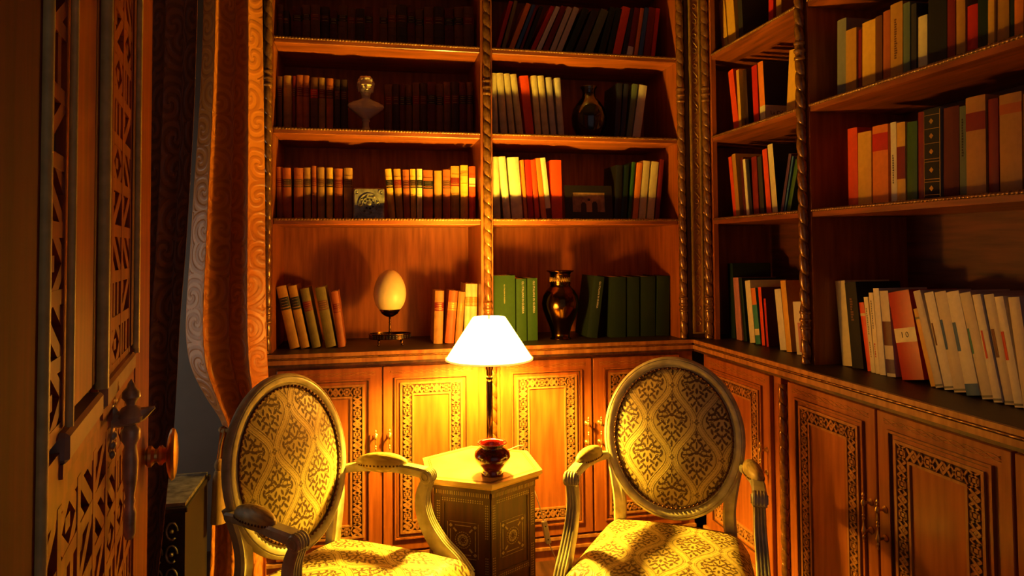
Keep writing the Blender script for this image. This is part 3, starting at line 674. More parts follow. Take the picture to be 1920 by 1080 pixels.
# neck and sloping shoulders narrowing to the socle
mb.lathe([(.019, .125), (.0185, .15), (.019, .165), (.021, .18)], MARBLE, 20)
vs = []; n = 24
secs = [(.012, .013, .060, 0), (.019, .017, .068, 0), (.034, .024, .080, -.002), (.054, .029, .094, -.003), (.072, .031, .108, -.003), (.080, .030, .120, -.001), (.076, .027, .130, 0), (.056, .024, .140, 0), (.034, .021, .147, 0), (.022, .019, .153, 0)]
for (a_, b_, z_, y_) in secs:
    for k in range(n): t = 2*PI*k/n; vs.append((a_*math.cos(t), y_+b_*math.sin(t), z_))
fs = [(r*n+k, r*n+(k+1) % n, (r+1)*n+(k+1) % n, (r+1)*n+k) for r in range(len(secs)-1) for k in range(n)]+[tuple(range(n))[::-1], tuple((len(secs)-1)*n+k for k in range(n))]
mb.add(vs, fs, MARBLE)
for s_ in (-1, 1): sp((s_*.026, -.020, .112), .020, (1.2, .6, .9))
x_ = atY(686, 200, YB+.11).x
bust = empty('portrait_bust', (x_, YB+.11, SH[1]+.0005), 0.12, 'small white marble portrait bust of a man on a shelf', 'bust')
bust.scale = (1.02, 1.02, 1.02); fig = mb.build('bust_figure', bust)
md = fig.modifiers.new('remesh', 'REMESH'); md.mode = 'VOXEL'; md.voxel_size = .0018; md.use_smooth_shade = True
md = fig.modifiers.new('smooth', 'SMOOTH'); md.iterations = 2; md.factor = .5
mb = MB(); mb.lathe([(.031, 0), (.031, .008), (.027, .011), (.026, .015), (.018, .022), (.014, .034), (.0135, .05), (.018, .056), (.0165, .062), (.012, .064)], MARBLE, 28); mb.build('pedestal', bust, smooth='auto')

# silver openwork box
P0 = atY(663, 400, YB+.05).x; P1 = atY(721, 400, YB+.05).x; w_ = P1-P0
sb = empty('silver_box', ((P0+P1)/2, YB+.05, SH[0]+.0005), 0.05, 'square aged silver openwork box on the third shelf between old books', 'box')
mb = MB(); mb.box(-w_/2, w_/2, 0, .05, 0, .136, PEWTER, bev=.004); mb.build('body', sb)
mb = MB()
for r in (.045, .030): mb.tube([(r*math.cos(a*PI/16), -.002, .066+r*math.sin(a*PI/16)) for a in range(32)], .0028, PEWTER, 6, closed=True, up=Vector((0, 1, 0)))
mb.lathe([(.009, 0), (.009, .003), (.004, .006)], PEWTER, 12, T(0, 0, .066) @ RX(PI/2))
for i in range(8):
    a = i*PI/4+.2; mb.sphere((.0375*math.cos(a), -.002, .066+.0375*math.sin(a)), .0055, PEWTER, 8, 6); mb.sphere((.02*math.cos(a), -.002, .066+.02*math.sin(a)), .0045, BLACKM, 8, 6)
for sx in (-1, 1):
    for sz in (-1, 1):
        c = (sx*.052, .066+sz*.052)
        mb.tube([(c[0]+.011*math.cos(t), -.002, c[1]+.011*math.sin(t)) for t in np.linspace(0, 5.2, 14)], .0022, PEWTER, 6, up=Vector((0, 1, 0)))
        mb.sphere((c[0], -.001, c[1]), .004, PEWTER, 8, 6)
mb.build('scroll_relief', sb, smooth='auto')

# dark glass vase on second shelf
xv = atY(1104, 200, YB+.13).x
mb = MB(); mb.lathe([(.050, 0), (.052, .004), (.060, .02), (.082, .07), (.086, .11), (.078, .15), (.055, .185), (.036, .205), (.030, .225), (.033, .245), (.042, .258), (.040, .262), (.030, .245), (.027, .225)], BLACKG, 40)
v = mb.build('glass_vase', smooth=True); place(v, xv, YB+.13, SH[1]+.0005); tag(v, 'rounded black glass vase with flared neck on an upper shelf', 'vase')

# framed photograph
P0 = atY(1060, 380, YB+.08).x; P1 = atY(1149, 380, YB+.08).x; w_ = P1-P0; h_ = .162
pf = empty('photo_frame', ((P0+P1)/2, YB+.075, SH[0]+.0025), .03, 'black framed small family photograph on the third shelf', 'picture frame')
tilt = RX(-.1)
mb = MB()
for (a, b, c, e) in ((-w_/2, w_/2, 0, .034), (-w_/2, w_/2, h_-.034, h_), (-w_/2, -w_/2+.036, .034, h_-.034), (w_/2-.036, w_/2, .034, h_-.034)): mb.box(a, b, 0, .014, c, e, BLACKM, tilt)
mb.build('frame', pf)
mb = MB(); mb.box(-w_/2+.034, w_/2-.034, .005, .009, .032, h_-.032, mat('photo_print_paper', (176, 130, 92), .5, vary=.3, scale=26, rgb2=(120, 84, 60)), tilt)
ph = mb.build('photograph', pf)
DKF = mat('photo_dark_figure', (40, 26, 22), .5); SKF = mat('photo_skin_tone', (170, 120, 90), .5)
mb = MB()
for (xx, hh, m_) in ((-.026, .062, DKF), (.002, .068, SKF), (.030, .066, DKF)):
    mb.prism([(xx-.014, .034), (xx+.014, .034), (xx+.013, hh+.01), (xx+.006, hh+.02), (xx-.006, hh+.02), (xx-.013, hh+.01)], -.0048, -.0040, m_, tilt @ RX(PI/2))
    mb.lathe([(.0065, 0), (.0065, .0008)], SKF if m_ is DKF else DKF, 12, tilt @ T(xx, .0048, hh+.026) @ RX(PI/2))
mb.build('photo_figures', ph)
mb = MB(); mb.box(-.01, .01, .012, .07, .0, .004, BLACKM); mb.box(-.01, .01, .064, .07, .0, .09, BLACKM); mb.build('easel_back', pf)

# ostrich egg on its stand
Pe = atY(731, 640, YB+.125); xe, ye = Pe.x, YB+.125
es = empty('egg_stand', (xe, ye, ZW+.0005), 0, 'aged brass stand with stem and pierced oval tray on the worktop', 'stand')
k_ = .00247
mb = MB()
tr = [(.092, .030), (.095, .030), (.097, .052), (.099, .053), (.099, .055), (.094, .055), (.092, .034), (0, .034)]
mb.lathe([(0, .030)]+tr, BRASSD, 48, sy=.62)
mb.build('gallery_tray', es, smooth='auto')
mb = MB()
for i in range(40):
    a = 2*PI*i/40
    for zz in (.037, .045): mb.box(-.0028, .0028, -.0007, .0007, -.0025, .0025, BLACKM, T(.0967*math.cos(a), .0967*.62*math.sin(a), zz) @ RZ(math.atan2(math.sin(a)*1.0, math.cos(a)*.62)+PI/2))
mb.build('pierced_band', es)
for (a) in (.9, 2.2, -.9, -2.2):
    mb = MB(); c, s = .085*math.cos(a), .085*.62*math.sin(a)
    mb.tube([(c, s, .030), (c*1.05, s*1.05, .022), (c*1.0, s*1.0, .012), (c*1.06, s*1.06, .005), (c*1.12, s*1.12, .004)], [.004, .006, .004, .005, .0035], BRASSD, 8, up=Vector((1, 0, 0))); mb.build('foot', es, smooth=True)
mb = MB(); mb.lathe([(.012, .034), (.010, .038), (.005, .044), (.0045, .06), (.007, .064), (.0045, .068), (.0042, .10), (.006, .105), (.0042, .109), (.005, .130), (.010, .134)], BRASSD, 16); mb.build('stem', es, smooth=True)
mb = MB(); mb.lathe([(.006, .130), (.020, .134), (.038, .146), (.049, .164), (.053, .180), (.056, .181), (.056, .184), (.051, .184), (.046, .166), (.034, .150), (0, .142)], BRASSD, 32); mb.build('cup', es, smooth='auto')
mb = MB(); prof = []
for i in range(33):
    t = PI*i/32; z = -math.cos(t); r = math.sin(t)*(1-.10*z)
    prof.append((.0755*r, .250+.104*z))
prof[0] = (0, prof[0][1]); prof[-1] = (0, prof[-1][1])
mb.lathe(prof, EGG, 40)
eg = mb.build('ostrich_egg', smooth=True); place(eg, xe, ye, ZW+.0005); eg.scale = es.scale = (.955, .955, .955); tag(eg, 'large cream ostrich egg resting in a brass cup', 'egg')

# brass vase
xv = atY(1051, 600, YB+.125).x
bv = empty('brass_vase', (xv, YB+.125, ZW+.0005), 0, 'shiny aged brass vase with engraved neck on the worktop reflecting the lamp', 'vase')
mb = MB(); bv.scale = (1.08, 1.08, .965)
pr = [(.046, 0), (.047, .004), (.040, .008), (.041, .03), (.048, .06), (.064, .10), (.078, .145), (.082, .175), (.076, .21), (.062, .236), (.048, .252), (.043, .262), (.045, .268), (.044, .315), (.050, .325), (.060, .331), (.060, .335), (.050, .334), (.040, .318), (.038, .27), (.0, .26)]
mb.lathe(pr, BRASSD, 56); mb.build('body', bv, smooth=True)
mb = MB()
for i in range(26):
    a = 2*PI*i/26; r = .0452
    mb.tube([(r*math.cos(a+t*.16), r*math.sin(a+t*.16), .291+.013*math.sin(t*PI*2)) for t in np.linspace(-.6, .6, 7)], .0014, GILT2, 4)
for z in (.271, .312): mb.lathe([(.0445, z-.0016), (.0475, z), (.0445, z+.0016)], BRASSD, 40)
mb.build('engraved_neck', bv, smooth=True)

# ================================================================== table, pot, lamp
TX, TY, TR, TZ = .4145, 2.570, .241, .590
tb = empty('side_table', (TX, TY, 0), 0, 'hexagonal wooden side table with mother-of-pearl inlay between the armchairs', 'table')
def hexa(R, n=6, ph=0): return [(R*math.sin(ph+i*PI/3), -R*math.cos(ph+i*PI/3)) for i in range(6)]
mb = MB(); mb.prism(hexa(TR), TZ-.014, TZ, TABTOP); mb.prism(hexa(TR-.008), TZ-.022, TZ-.014, GILT2); mb.prism(hexa(TR-.014), TZ-.034, TZ-.022, TABW); mb.build('table_top', tb)
mb = MB()
for r in (TR-.022, TR-.03):
    hx = hexa(r)
    for i in range(6):
        a, b = Vector((*hx[i], 0)), Vector((*hx[(i+1) % 6], 0)); d = b-a
        mb.box(0, d.length, -.0012, .0012, 0, .0006, TABW, T(a.x, a.y, TZ) @ RZ(math.atan2(d.y, d.x)))
mb.build('top_inlay_line', tb)
RB = .207; hb = hexa(RB)
for i in range(6):
    a, b = Vector((*hb[i], 0)), Vector((*hb[(i+1) % 6], 0)); d = b-a; Lg = d.length
    M = T(a.x, a.y, 0) @ RZ(math.atan2(d.y, d.x))
    mb = MB()
    # side panel with an arch cut at the foot
    arch = [(Lg*.5+.068*math.cos(t), .10+.085*math.sin(t)) for t in np.linspace(PI, 0, 13)]
    poly = [(0, 0), (.034, 0), (.034, .08)]+arch+[(Lg-.034, .08), (Lg-.034, 0), (Lg, 0), (Lg, TZ-.034), (0, TZ-.034)]
    vs = [(x, 0, z) for x, z in poly]+[(x, .012, z) for x, z in poly]; n = len(poly)
    mb.add(vs, [tuple(range(n)), tuple(range(n, 2*n))[::-1]]+[(k, (k+1) % n, n+(k+1) % n, n+k) for k in range(n)], TABW, M)
    for (x0, x1, z0, z1, y) in ((0, Lg, TZ-.062, TZ-.034, -.007), (0, .024, .0, TZ-.062, -.005), (Lg-.024, Lg, .0, TZ-.062, -.005), (.024, Lg-.024, TZ-.085, TZ-.062, -.003), (.024, Lg-.024, .245, .272, -.004), (.024, .034, .272, TZ-.085, -.003), (Lg-.034, Lg-.024, .272, TZ-.085, -.003)):
        mb.box(x0, x1, y, 0, z0, z1, TABW, M)
    pnl = mb.build('side_panel', tb)
    mb = MB()
    def dia(x, z, s, y, m=PEARL): mb.prism([(x-s, 0), (x, -s), (x+s, 0), (x, s)], -y, -y+.0007, m, M @ T(0, -.0007, z) @ RX(PI/2))
    def strip(x0, z0, x1, z1, s, y, step, m=PEARL):
        l = math.hypot(x1-x0, z1-z0); n = int(l/step)
        for j in range(n+1):
            t = (j+.5)/(n+1); dia(x0+(x1-x0)*t, z0+(z1-z0)*t, s*(1 if j % 3 else .6), y, m)
    def sq(x, z, wx, wz, y, m=PEARL): mb.box(x-wx/2, x+wx/2, -abs(y)-.0008, -abs(y)+.0002, z-wz/2, z+wz/2, m, M)
    # dotted strips
    for (x0, z0, x1, z1, y) in ((.006, TZ-.074, Lg-.006, TZ-.074, -.003), (.012, .03, .012, TZ-.07, -.005), (Lg-.012, .03, Lg-.012, TZ-.07, -.005), (.03, .258, Lg-.03, .258, -.004)):
        l = math.hypot(x1-x0, z1-z0); nn = int(l/.0085)
        for j in range(nn):
            t = (j+.5)/nn; X = x0+(x1-x0)*t; Z = z0+(z1-z0)*t; vert = abs(x1-x0) < .001
            if (j//7) % 3 == 2 and vert: continue
            for q in (-1, 1):
                mb.box(-.0019, .0019, -.0008, .0002, -.0019, .0019, PEARL, M @ T(X+(q*.0035 if vert else 0), y, Z+(0 if vert else q*.0035)) @ RY(PI/4))
    for j in range(int(Lg/.007)):
        mb.box(-.001, .001, -.0078, -.0068, TZ-.055, TZ-.042, PEARL if j % 2 else TABTOP, M @ T(.006+j*.007, 0, 0))
    cx, cz = Lg/2, .378
    for a_ in range(8):
        a = a_*PI/4; mb.box(-.0035, .0035, -.0008, .0002, -.006, .006, PEARL, M @ T(cx+.017*math.cos(a), 0, cz+.017*math.sin(a)) @ RY(-a))
    for r in (.028, .0095):
        for j in range(22 if r > .02 else 8):
            a = 2*PI*j/(22 if r > .02 else 8); mb.box(-.0016, .0016, -.0008, .0002, -.0022, .0022, PEARL, M @ T(cx+r*math.cos(a), 0, cz+r*math.sin(a)) @ RY(-a))
    for (X, Z, wx, wz) in ((cx-.047, cz, .003, .07), (cx+.047, cz, .003, .07), (cx, cz+.05, .06, .003), (cx, cz-.05, .06, .003), (cx, cz+.062, .10, .0015), (cx, cz-.062, .10, .0015), (cx-.058, cz, .0015, .12), (cx+.058, cz, .0015, .12)):
        sq(X, Z, wx, wz, 0)
    for s1 in (-1, 1):
        for s2 in (-1, 1):
            mb.box(-.005, .005, -.0008, .0002, -.005, .005, PEARL, M @ T(cx+s1*.046, 0, cz+s2*.048) @ RY(PI/4))
            mb.box(-.003, .003, -.0008, .0002, -.008, .008, PEARL, M @ T(cx+s1*.03, 0, cz+s2*.034) @ RY(s1*s2*PI/4))
    mb.build('pearl_inlay', pnl, recalc=False)
mb = MB(); mb.prism(hexa(RB-.016), .24, .25, TABW); mb.build('inner_shelf', tb)

mb = MB(); mb.lathe([(0, .0), (.038, 0), (.040, .004), (.036, .014), (.034, .022), (.045, .032), (.060, .048), (.066, .064), (.062, .080), (.050, .090), (.042, .096), (.042, .102), (.050, .109), (.054, .112), (.053, .115), (.044, .112), (.036, .100), (.036, .09), (0, .03)], POTM, 48)
pot = mb.build('glazed_pot', smooth=True); place(pot, .436, 2.44, TZ+.0008); tag(pot, 'small dark red glazed pot on the hexagonal table', 'pot')

lp = empty('table_lamp', (LAMP_X, LAMP_Y, TZ+.0008), 0, 'lit table lamp with white cone shade standing on the hexagonal table', 'lamp')
mb = MB(); mb.lathe([(.050, 0), (.051, .004), (.040, .010), (.018, .016), (.012, .022)], BRASSD, 32); mb.build('base', lp, smooth='auto')
mb = MB(); mb.lathe([(.010, .018), (.0125, .03), (.0125, .29), (.009, .296), (.014, .302), (.014, .308), (.009, .312), (.0125, .318), (.0125, .335), (.016, .34), (.016, .385), (.012, .39)], BRASSD, 24); mb.build('pole', lp, smooth='auto')
mb = MB(); mb.lathe([(.014, .385), (.017, .388), (.017, .415), (.012, .428)], WHITEP, 20); mb.build('bulb_holder', lp, smooth='auto')
zb0, zb1 = .9675-TZ, 1.131-TZ
SHM = bpy.data.materials.new('lit_lampshade_fabric'); SHM.use_nodes = True
_nt = SHM.node_tree; _b = _nt.nodes['Principled BSDF']; _b.inputs['Base Color'].default_value = (.8, .72, .55, 1); _b.inputs['Roughness'].default_value = .8
_b.inputs['Emission Color'].default_value = (*SHADE_COL, 1); _b.inputs['Emission Strength'].default_value = SHADE_E
SEAM = bpy.data.materials.new('lit_shade_binding'); SEAM.use_nodes = True
_b = SEAM.node_tree.nodes['Principled BSDF']; _b.inputs['Base Color'].default_value = (.7, .5, .2, 1); _b.inputs['Emission Color'].default_value = (1, .62, .12, 1); _b.inputs['Emission Strength'].default_value = 1.0
_tr = _nt.nodes.new('ShaderNodeBsdfTransparent'); _tr.inputs[0].default_value = (1, .8, .5, 1); _mx = _nt.nodes.new('ShaderNodeMixShader'); _mx.inputs[0].default_value = 1-SHADE_T
_nt.links.new(_tr.outputs[0], _mx.inputs[1]); _nt.links.new(_nt.nodes['Principled BSDF'].outputs[0], _mx.inputs[2]); _nt.links.new(_mx.outputs[0], _nt.nodes['Material Output'].inputs[0])
R0, R1 = .171, .064
mb = MB(); mb.lathe([(R0, zb0), (R1, zb1), (R1-.002, zb1), (R0-.0025, zb0), (R0, zb0)], SHM, 72); shd = mb.build('lamp_shade', lp, smooth='auto')
mb = MB(); mb.lathe([(R0+.001, zb0-.001), (R0+.001, zb0+.005), (R0-.003, zb0+.005), (R0-.003, zb0-.001), (R0+.001, zb0-.001)], SEAM, 72); mb.build('shade_binding', shd, smooth='auto')
mb = MB(); mb.lathe([(.0, .517), (.014, .513), (.024, .501), (.028, .483), (.024, .463), (.015, .444), (.012, .426)], mat('lit_bulb_glass', (255, 240, 200), .2), 20)
bl = mb.build('bulb', lp, smooth=True)
_b = MATS['lit_bulb_glass'].node_tree.nodes['Principled BSDF']; _b.inputs['Emission Color'].default_value = (*LAMP_COL, 1); _b.inputs['Emission Strength'].default_value = BULB_E
mb = MB()
for k in range(3):
    a = k*2*PI/3+.5; mb.tube([(0, 0, zb1-.012), (R1*math.cos(a), R1*math.sin(a), zb1-.003)], .0014, BRASS, 6)
mb.lathe([(.006, zb1-.02), (.008, zb1-.012), (.004, zb1-.002), (.006, zb1+.006), (0, zb1+.012)], BRASS, 12)
mb.build('shade_carrier', lp, smooth='auto')
# cord over the back right edge of the table, with its inline switch
pts = [(.0+.03, .0, .006), (.09, .06, .003), (.145, .10, .004), (.165, .112, -.02), (.175, .10, -.10), (.205, .05, -.21), (.222, .03, -.28)]
def catmull(p, n=8):
    p = [Vector(q) for q in p]; P = [p[0]]+p+[p[-1]]; out = []
    for i in range(1, len(P)-2):
        for k in range(n):
            t = k/n; a, b, c, d = P[i-1], P[i], P[i+1], P[i+2]
            out.append(.5*((2*b)+(c-a)*t+(2*a-5*b+4*c-d)*t*t+(3*b-a-3*c+d)*t**3))
    out.append(p[-1]); return out
mb = MB(); mb.tube(catmull(pts), .0022, WHITEP, 8); mb.tube(catmull([(.240, .02, -.365), (.262, .0, -.42), (.30, .02, -.50), (.30, .12, -.563)]), .0022, WHITEP, 8); cord = mb.build('cord', lp, smooth=True)
mb = MB(); mb.box(-.011, .011, -.009, .009, -.046, .046, WHITEP, T(.231, .025, -.322) @ RY(-.20), bev=.003); sw = mb.build('cord_switch', cord)
mb = MB()
for z in (-.028, .026): mb.lathe([(.003, 0), (.003, .0012)], BLACKM, 8, T(.231, .025, -.322) @ RY(-.20) @ T(0, -.009, z) @ RX(PI/2))
mb.build('switch_screw', sw)

# ================================================================== armchairs
def damask(x, y):
    """ogee lattice with a leafy motif; returns 0 (ground) .. 1 (dark motif)"""
    P, H = .163, .236
    out = np.zeros_like(x)
    A = P/4*.80
    cy = np.cos(2*PI*y/H)
    # distance to the nearest boundary curve
    best = np.full_like(x, 9.); slope = np.sqrt(1+(A*2*PI/H*np.sin(2*PI*y/H))**2)
    for k in range(-8, 9):
        xc = P/4+k*P/2+(A if k % 2 == 0 else -A)*cy
        best = np.minimum(best, np.abs(x-xc)/slope)
    band = .0105
    line = (np.abs(best-band) < .0017) | (np.abs(best-band*.45) < .0006)
    # cell coordinates
    k0 = np.round(x/P); x0 = x-k0*P; m0 = np.round(y/H); y0 = y-m0*H
    k1 = np.round(x/P-.5); x1 = x-(k1+.5)*P; m1 = np.round(y/H-.5); y1 = y-(m1+.5)*H
    inA = np.abs(x0) < (P/4+A*np.cos(2*PI*y0/H))
    u = np.where(inA, x0, x1); v = np.where(inA, y0, y1)
    ua = np.abs(u)/1.16; v = v/.98
    mot = np.zeros_like(x, bool)
    def ell(cx, cyy, rx, ry, rot=0):
        c, s = math.cos(rot), math.sin(rot); dx, dy = ua-cx, v-cyy
        a = dx*c+dy*s; b = -dx*s+dy*c
        return (a/rx)**2+(b/ry)**2 < 1
    for e in ((0, .093, .0035, .013), (.0065, .083, .0030, .008, -.7), (0, .074, .003, .006), (.013, .066, .0036, .0095, -.8), (.006, .058, .0035, .009, .5),
              (0, .045, .0028, .012), (.016, .045, .0034, .012, .35), (.0255, .049, .0032, .0085, -.5), (.009, .032, .0035, .010, -.5), (.024, .030, .0036, .011, 1.1), (.036, .030, .004, .008, -.3),
              (0, .020, .007, .0065), (.0145, .014, .0042, .011, 1.0), (.029, .012, .0036, .010, 1.35), (.041, .015, .0034, .007, .3), (.040, .003, .0034, .007, -.5),
              (.010, -.002, .0034, .010, .35), (.024, -.008, .0040, .011, -.75), (.036, -.014, .0034, .009, .9), (0, -.016, .004, .010), (.014, -.022, .0042, .010, .8), (.027, -.028, .004, .010, -.2),
              (.009, -.036, .0036, .009, -.6), (0, -.044, .0032, .009), (.0185, -.044, .0038, .010, .6), (.006, -.058, .0034, .009, .4), (.013, -.064, .003, .007, -.4), (0, -.076, .0032, .011), (.005, -.091, .0022, .006, .3)):
        mot |= ell(*e)
    r = np.hypot(ua-.0205, v-.0205); mot |= (np.abs(r-.0075) < .0013)
    r = np.hypot(ua-.030, v+.002); mot |= (np.abs(r-.0065) < .0012)
    inside = best > band+.003
    out = np.where(inside & mot, 1.0, 0.0)
    out = np.where(line, .8, out)
    out = np.where((best >= band) & (out < .1), .16, out)
    # little rosette at the pinches
    for (xx, yy) in ((x-np.round(x/P-.5)*P-P/2, y-np.round(y/H)*H), (x-np.round(x/P)*P, y-np.round(y/H-.5)*H-H/2)):
        rr = np.hypot(xx, yy); th = np.arctan2(yy, xx)
        out = np.where(rr < .0075+.0025*np.cos(4*th), np.where(rr < .0022, 0., .85), out)
    return out
def grid_obj(name, X, Y, Z, pat, m, parent=None, mask=None, thick=0.0):
    """a fine quad grid carrying the woven pattern as an attribute"""
    R_, C_ = X.shape
    co = np.stack([X, Y, Z], -1).reshape(-1, 3)
    idx = np.arange(R_*C_).reshape(R_, C_)
    q = np.stack([idx[:-1, :-1], idx[:-1, 1:], idx[1:, 1:], idx[1:, :-1]], -1).reshape(-1, 4)
    if mask is not None:
        mq = (mask[:-1, :-1] & mask[:-1, 1:] & mask[1:, 1:] & mask[1:, :-1]).reshape(-1); q = q[mq]
        used = np.zeros(R_*C_, bool); used[q.reshape(-1)] = True
        rm = np.cumsum(used)-1; co = co[used]; q = rm[q]; pv = pat.reshape(-1)[used]
    else: pv = pat.reshape(-1)
    me = bpy.data.meshes.new(name)
    me.vertices.add(len(co)); me.vertices.foreach_set('co', co.reshape(-1).astype(np.float32))
    me.loops.add(len(q)*4); me.loops.foreach_set('vertex_index', q.reshape(-1).astype(np.int32))
    me.polygons.add(len(q)); me.polygons.foreach_set('loop_start', (np.arange(len(q))*4).astype(np.int32))
    me.update(calc_edges=True); me.validate()
    me.polygons.foreach_set('use_smooth', [True]*len(q))
    a = me.attributes.new('pat', 'FLOAT', 'POINT'); a.data.foreach_set('value', pv.astype(np.float32))
    me.materials.append(m)
    o = bpy.data.objects.new(name, me); COL.objects.link(o)
    if parent is not None: o.parent = parent
    if thick:
        s = o.modifiers.new('cloth thickness', 'SOLIDIFY'); s.thickness = thick; s.offset = 0
    return o

OA, OB, OZ, OT = .237, .270, .751, .164
def make_chair():
    c = empty('armchair')
    M = T(0, 0, OZ) @ RX(-OT)          # local oval frame: x right, z up in the oval, -y towards the sitter
    # oval frame, moulded profile
    prof = [(-.021, .010), (-.021, -.006), (-.017, -.011), (-.0135, -.0125), (-.011, -.0105), (-.009, -.0135), (.000, -.018), (.008, -.0165), (.010, -.0130), (.0125, -.0150), (.017, -.0120), (.021, -.004), (.021, .010), (.014, .016), (-.014, .016)]
    mb = MB(); n = 120; a0, b0 = OA-.021, OB-.021; vs = []; fs = []
    for i in range(n):
        t = 2*PI*i/n; p = Vector((a0*math.cos(t), 0, b0*math.sin(t))); nr = Vector((b0*math.cos(t), 0, a0*math.sin(t))).normalized()
        for u, v_ in prof: vs.append(M @ (p+nr*u+Vector((0, v_, 0))))
    k = len(prof)
    for i in range(n):
        for j in range(k):
            i2, j2 = (i+1) % n, (j+1) % k; fs.append((i*k+j, i*k+j2, i2*k+j2, i2*k+j))
    mb.add(vs, fs, CREAMPAINT); mb.build('back_frame', c, smooth='auto')
    # upholstered oval
    a1, b1 = OA-.036, OB-.036; st = .0019
    gx = np.arange(-a1-.004, a1+.0041, st); gz = np.arange(-b1-.004, b1+.0041, st); X, Z = np.meshgrid(gx, gz)
    rr = np.sqrt((X/a1)**2+(Z/b1)**2); Y = -.008-.030*np.clip(1-rr**2.6, 0, 1)
    pat = damask(X, Z-.055)
    ct, st_ = math.cos(OT), math.sin(OT)
    Yw = Y*ct+Z*st_; Zw = -Y*st_*-1*-1*0+Z*ct - Y*st_ + OZ
    bk = grid_obj('back_upholstery', X, Yw, Zw, pat, DAMASK, c, mask=rr < 1.012)
    mb = MB(); vs = [M @ Vector((a1*1.02*math.cos(2*PI*i/60), .012, b1*1.02*math.sin(2*PI*i/60))) for i in range(60)]; vs += [M @ Vector((v_[0], 0, 0)) for v_ in ()]
    mb.add(vs, [tuple(range(60))[::-1]], CREAMPAINT); mb.build('rear_panel', c, recalc=False)
    # nailhead trim
    mb = MB(); N_ = 84; NAIL = mat('bronze_nailheads', (96, 60, 34), .35, .7)
    mb.tube([M @ Vector(((a1-.004)*math.cos(2*PI*i/90), -.013, (b1-.004)*math.sin(2*PI*i/90))) for i in range(90)], .0032, NAIL, 6, closed=True, up=Vector((0, 1, 0)))
    for i in range(N_):
        t = 2*PI*i/N_; mb.sphere(((a1-.004)*math.cos(t), -.0165, (b1-.004)*math.sin(t)), .0045, NAIL, 8, 5, M)
    mb.build('nailhead_trim', c, smooth=True)
    # seat
    def half_w(y): t = np.clip((y+.49)/.50, 0, 1); return .292-.055*t
    gx = np.linspace(-1, 1, 230); gy = np.linspace(0, 1, 210); U, V = np.meshgrid(gx, gy)
    # superelliptic plan
    yy = -.495+.515*V; 
    front = np.clip((.12-V)/.12, 0, 1); back_ = np.clip((V-.86)/.14, 0, 1)
    hw = half_w(yy)*(1-.14*front**2.2-.20*back_**2.2)
    bow = -.018*(1-U**2)*np.clip(1-V*3, 0, 1)
    X = U*hw; Y = yy+bow
    e = np.minimum((1-np.abs(U))*hw, np.minimum(V, 1-V)*.515)
    edge = 1-np.clip(e/.075, 0, 1)
    dome = .030*(1-U**2*.9)*(1-(2*V-1)**2*.8)
    Zs = .455+dome-.052*edge**2.6
    bulge = .012*np.sin(np.clip(e/.03, 0, 1)*PI)
    pat = damask(X, Y+.10)
    grid_obj('seat_cushion', X, Y, Zs, pat, DAMASK, c)
    mb = MB()
    ol = [(x, y) for x, y in [(-.235*.82, .018), (-.238, -.06), (-.292, -.42), (-.262, -.490), (-.12, -.505), (0, -.510), (.12, -.505), (.262, -.490), (.292, -.42), (.238, -.06), (.235*.82, .018)]]
    mb.prism(ol, .345, .408, CREAMPAINT); mb.prism([(x*1.02, y*1.01) for x, y in ol], .352, .366, CREAMPAINT); mb.build('seat_rail', c, smooth='auto')
    flute = [(-.018, .015), (-.018, -.010)]
    for i in range(4):
        x0 = -.018+i*.009; flute += [(x0+.0008, -.0125), (x0+.0030, -.0168), (x0+.0060, -.0168), (x0+.0082, -.0125)]
    flute += [(.018, -.010), (.018, .015)]
    for s in (-1, 1):
        arm = empty('armrest'); arm.parent = c
        path = catmull([(s*.226, -.008, .672), (s*.244, -.075, .684), (s*.262, -.16, .692), (s*.274, -.24, .692), (s*.277, -.312, .688)], 7)
        rb = [(-.015, -.014), (.015, -.014), (.018, -.006), (.018, .006), (.013, .012), (-.013, .012), (-.018, .006), (-.018, -.006)]
        mb = MB(); mb.sweep(path, rb, CREAMPAINT, scale=[.9+.25*(i/len(path)) for i in range(len(path))]); mb.build('arm_rail', arm, smooth='auto')
        # scrolled hand rest
        mb = MB(); Mk = T(s*.277, -.318, .679)
        mb.lathe([(.012, -.021), (.019, -.021), (.022, -.018), (.022, .018), (.019, .021), (.012, .021)], CREAMPAINT, 24, Mk @ RY(PI/2))
        mb.lathe([(.013, 0), (.013, .003), (.009, .003), (.009, .001), (.0, .001)], CREAMPAINT, 20, Mk @ T(.021, 0, 0) @ RY(PI/2)); mb.lathe([(.013, 0), (.013, .003), (.009, .003), (.009, .001), (.0, .001)], CREAMPAINT, 20, Mk @ T(-.021, 0, 0) @ RY(-PI/2))
        for q in range(4): 
            x0 = -.0135+q*.009
            mb.tube([tuple(Mk @ Vector((x0, -.0215*math.cos(t), .0215*math.sin(t)))) for t in np.linspace(-.5, 2.0, 12)], .0032, CREAMPAINT, 6, up=Vector((1, 0, 0)))
        mb.build('scroll', arm, smooth='auto')
        # arm pad
        mb = MB(); cpx, cpy, cpz, sl = s*.259, -.145, .702, .13
        Mp = T(cpx, cpy, cpz) @ RZ(s*.19) @ RX(-.06)
        mb.sphere((0, 0, 0), 1, DAMASK, 28, 18, Mp, sc=(.027, .094, .032)); pd = mb.build('arm_pad', arm, smooth=True)
        me = pd.data; at = me.attributes.new('pat', 'FLOAT', 'POINT')
        co = np.zeros(len(me.vertices)*3); me.vertices.foreach_get('co', co); co = co.reshape(-1, 3)
        at.data.foreach_set('value', (damask(co[:, 0]*1.0, co[:, 1])*.5).astype(np.float32))
        mb = MB()
        for i in range(40):
            t = 2*PI*i/40; mb.sphere((.0262*math.cos(t), .092*math.sin(t), -.006), .0036, NAIL, 6, 4, Mp)
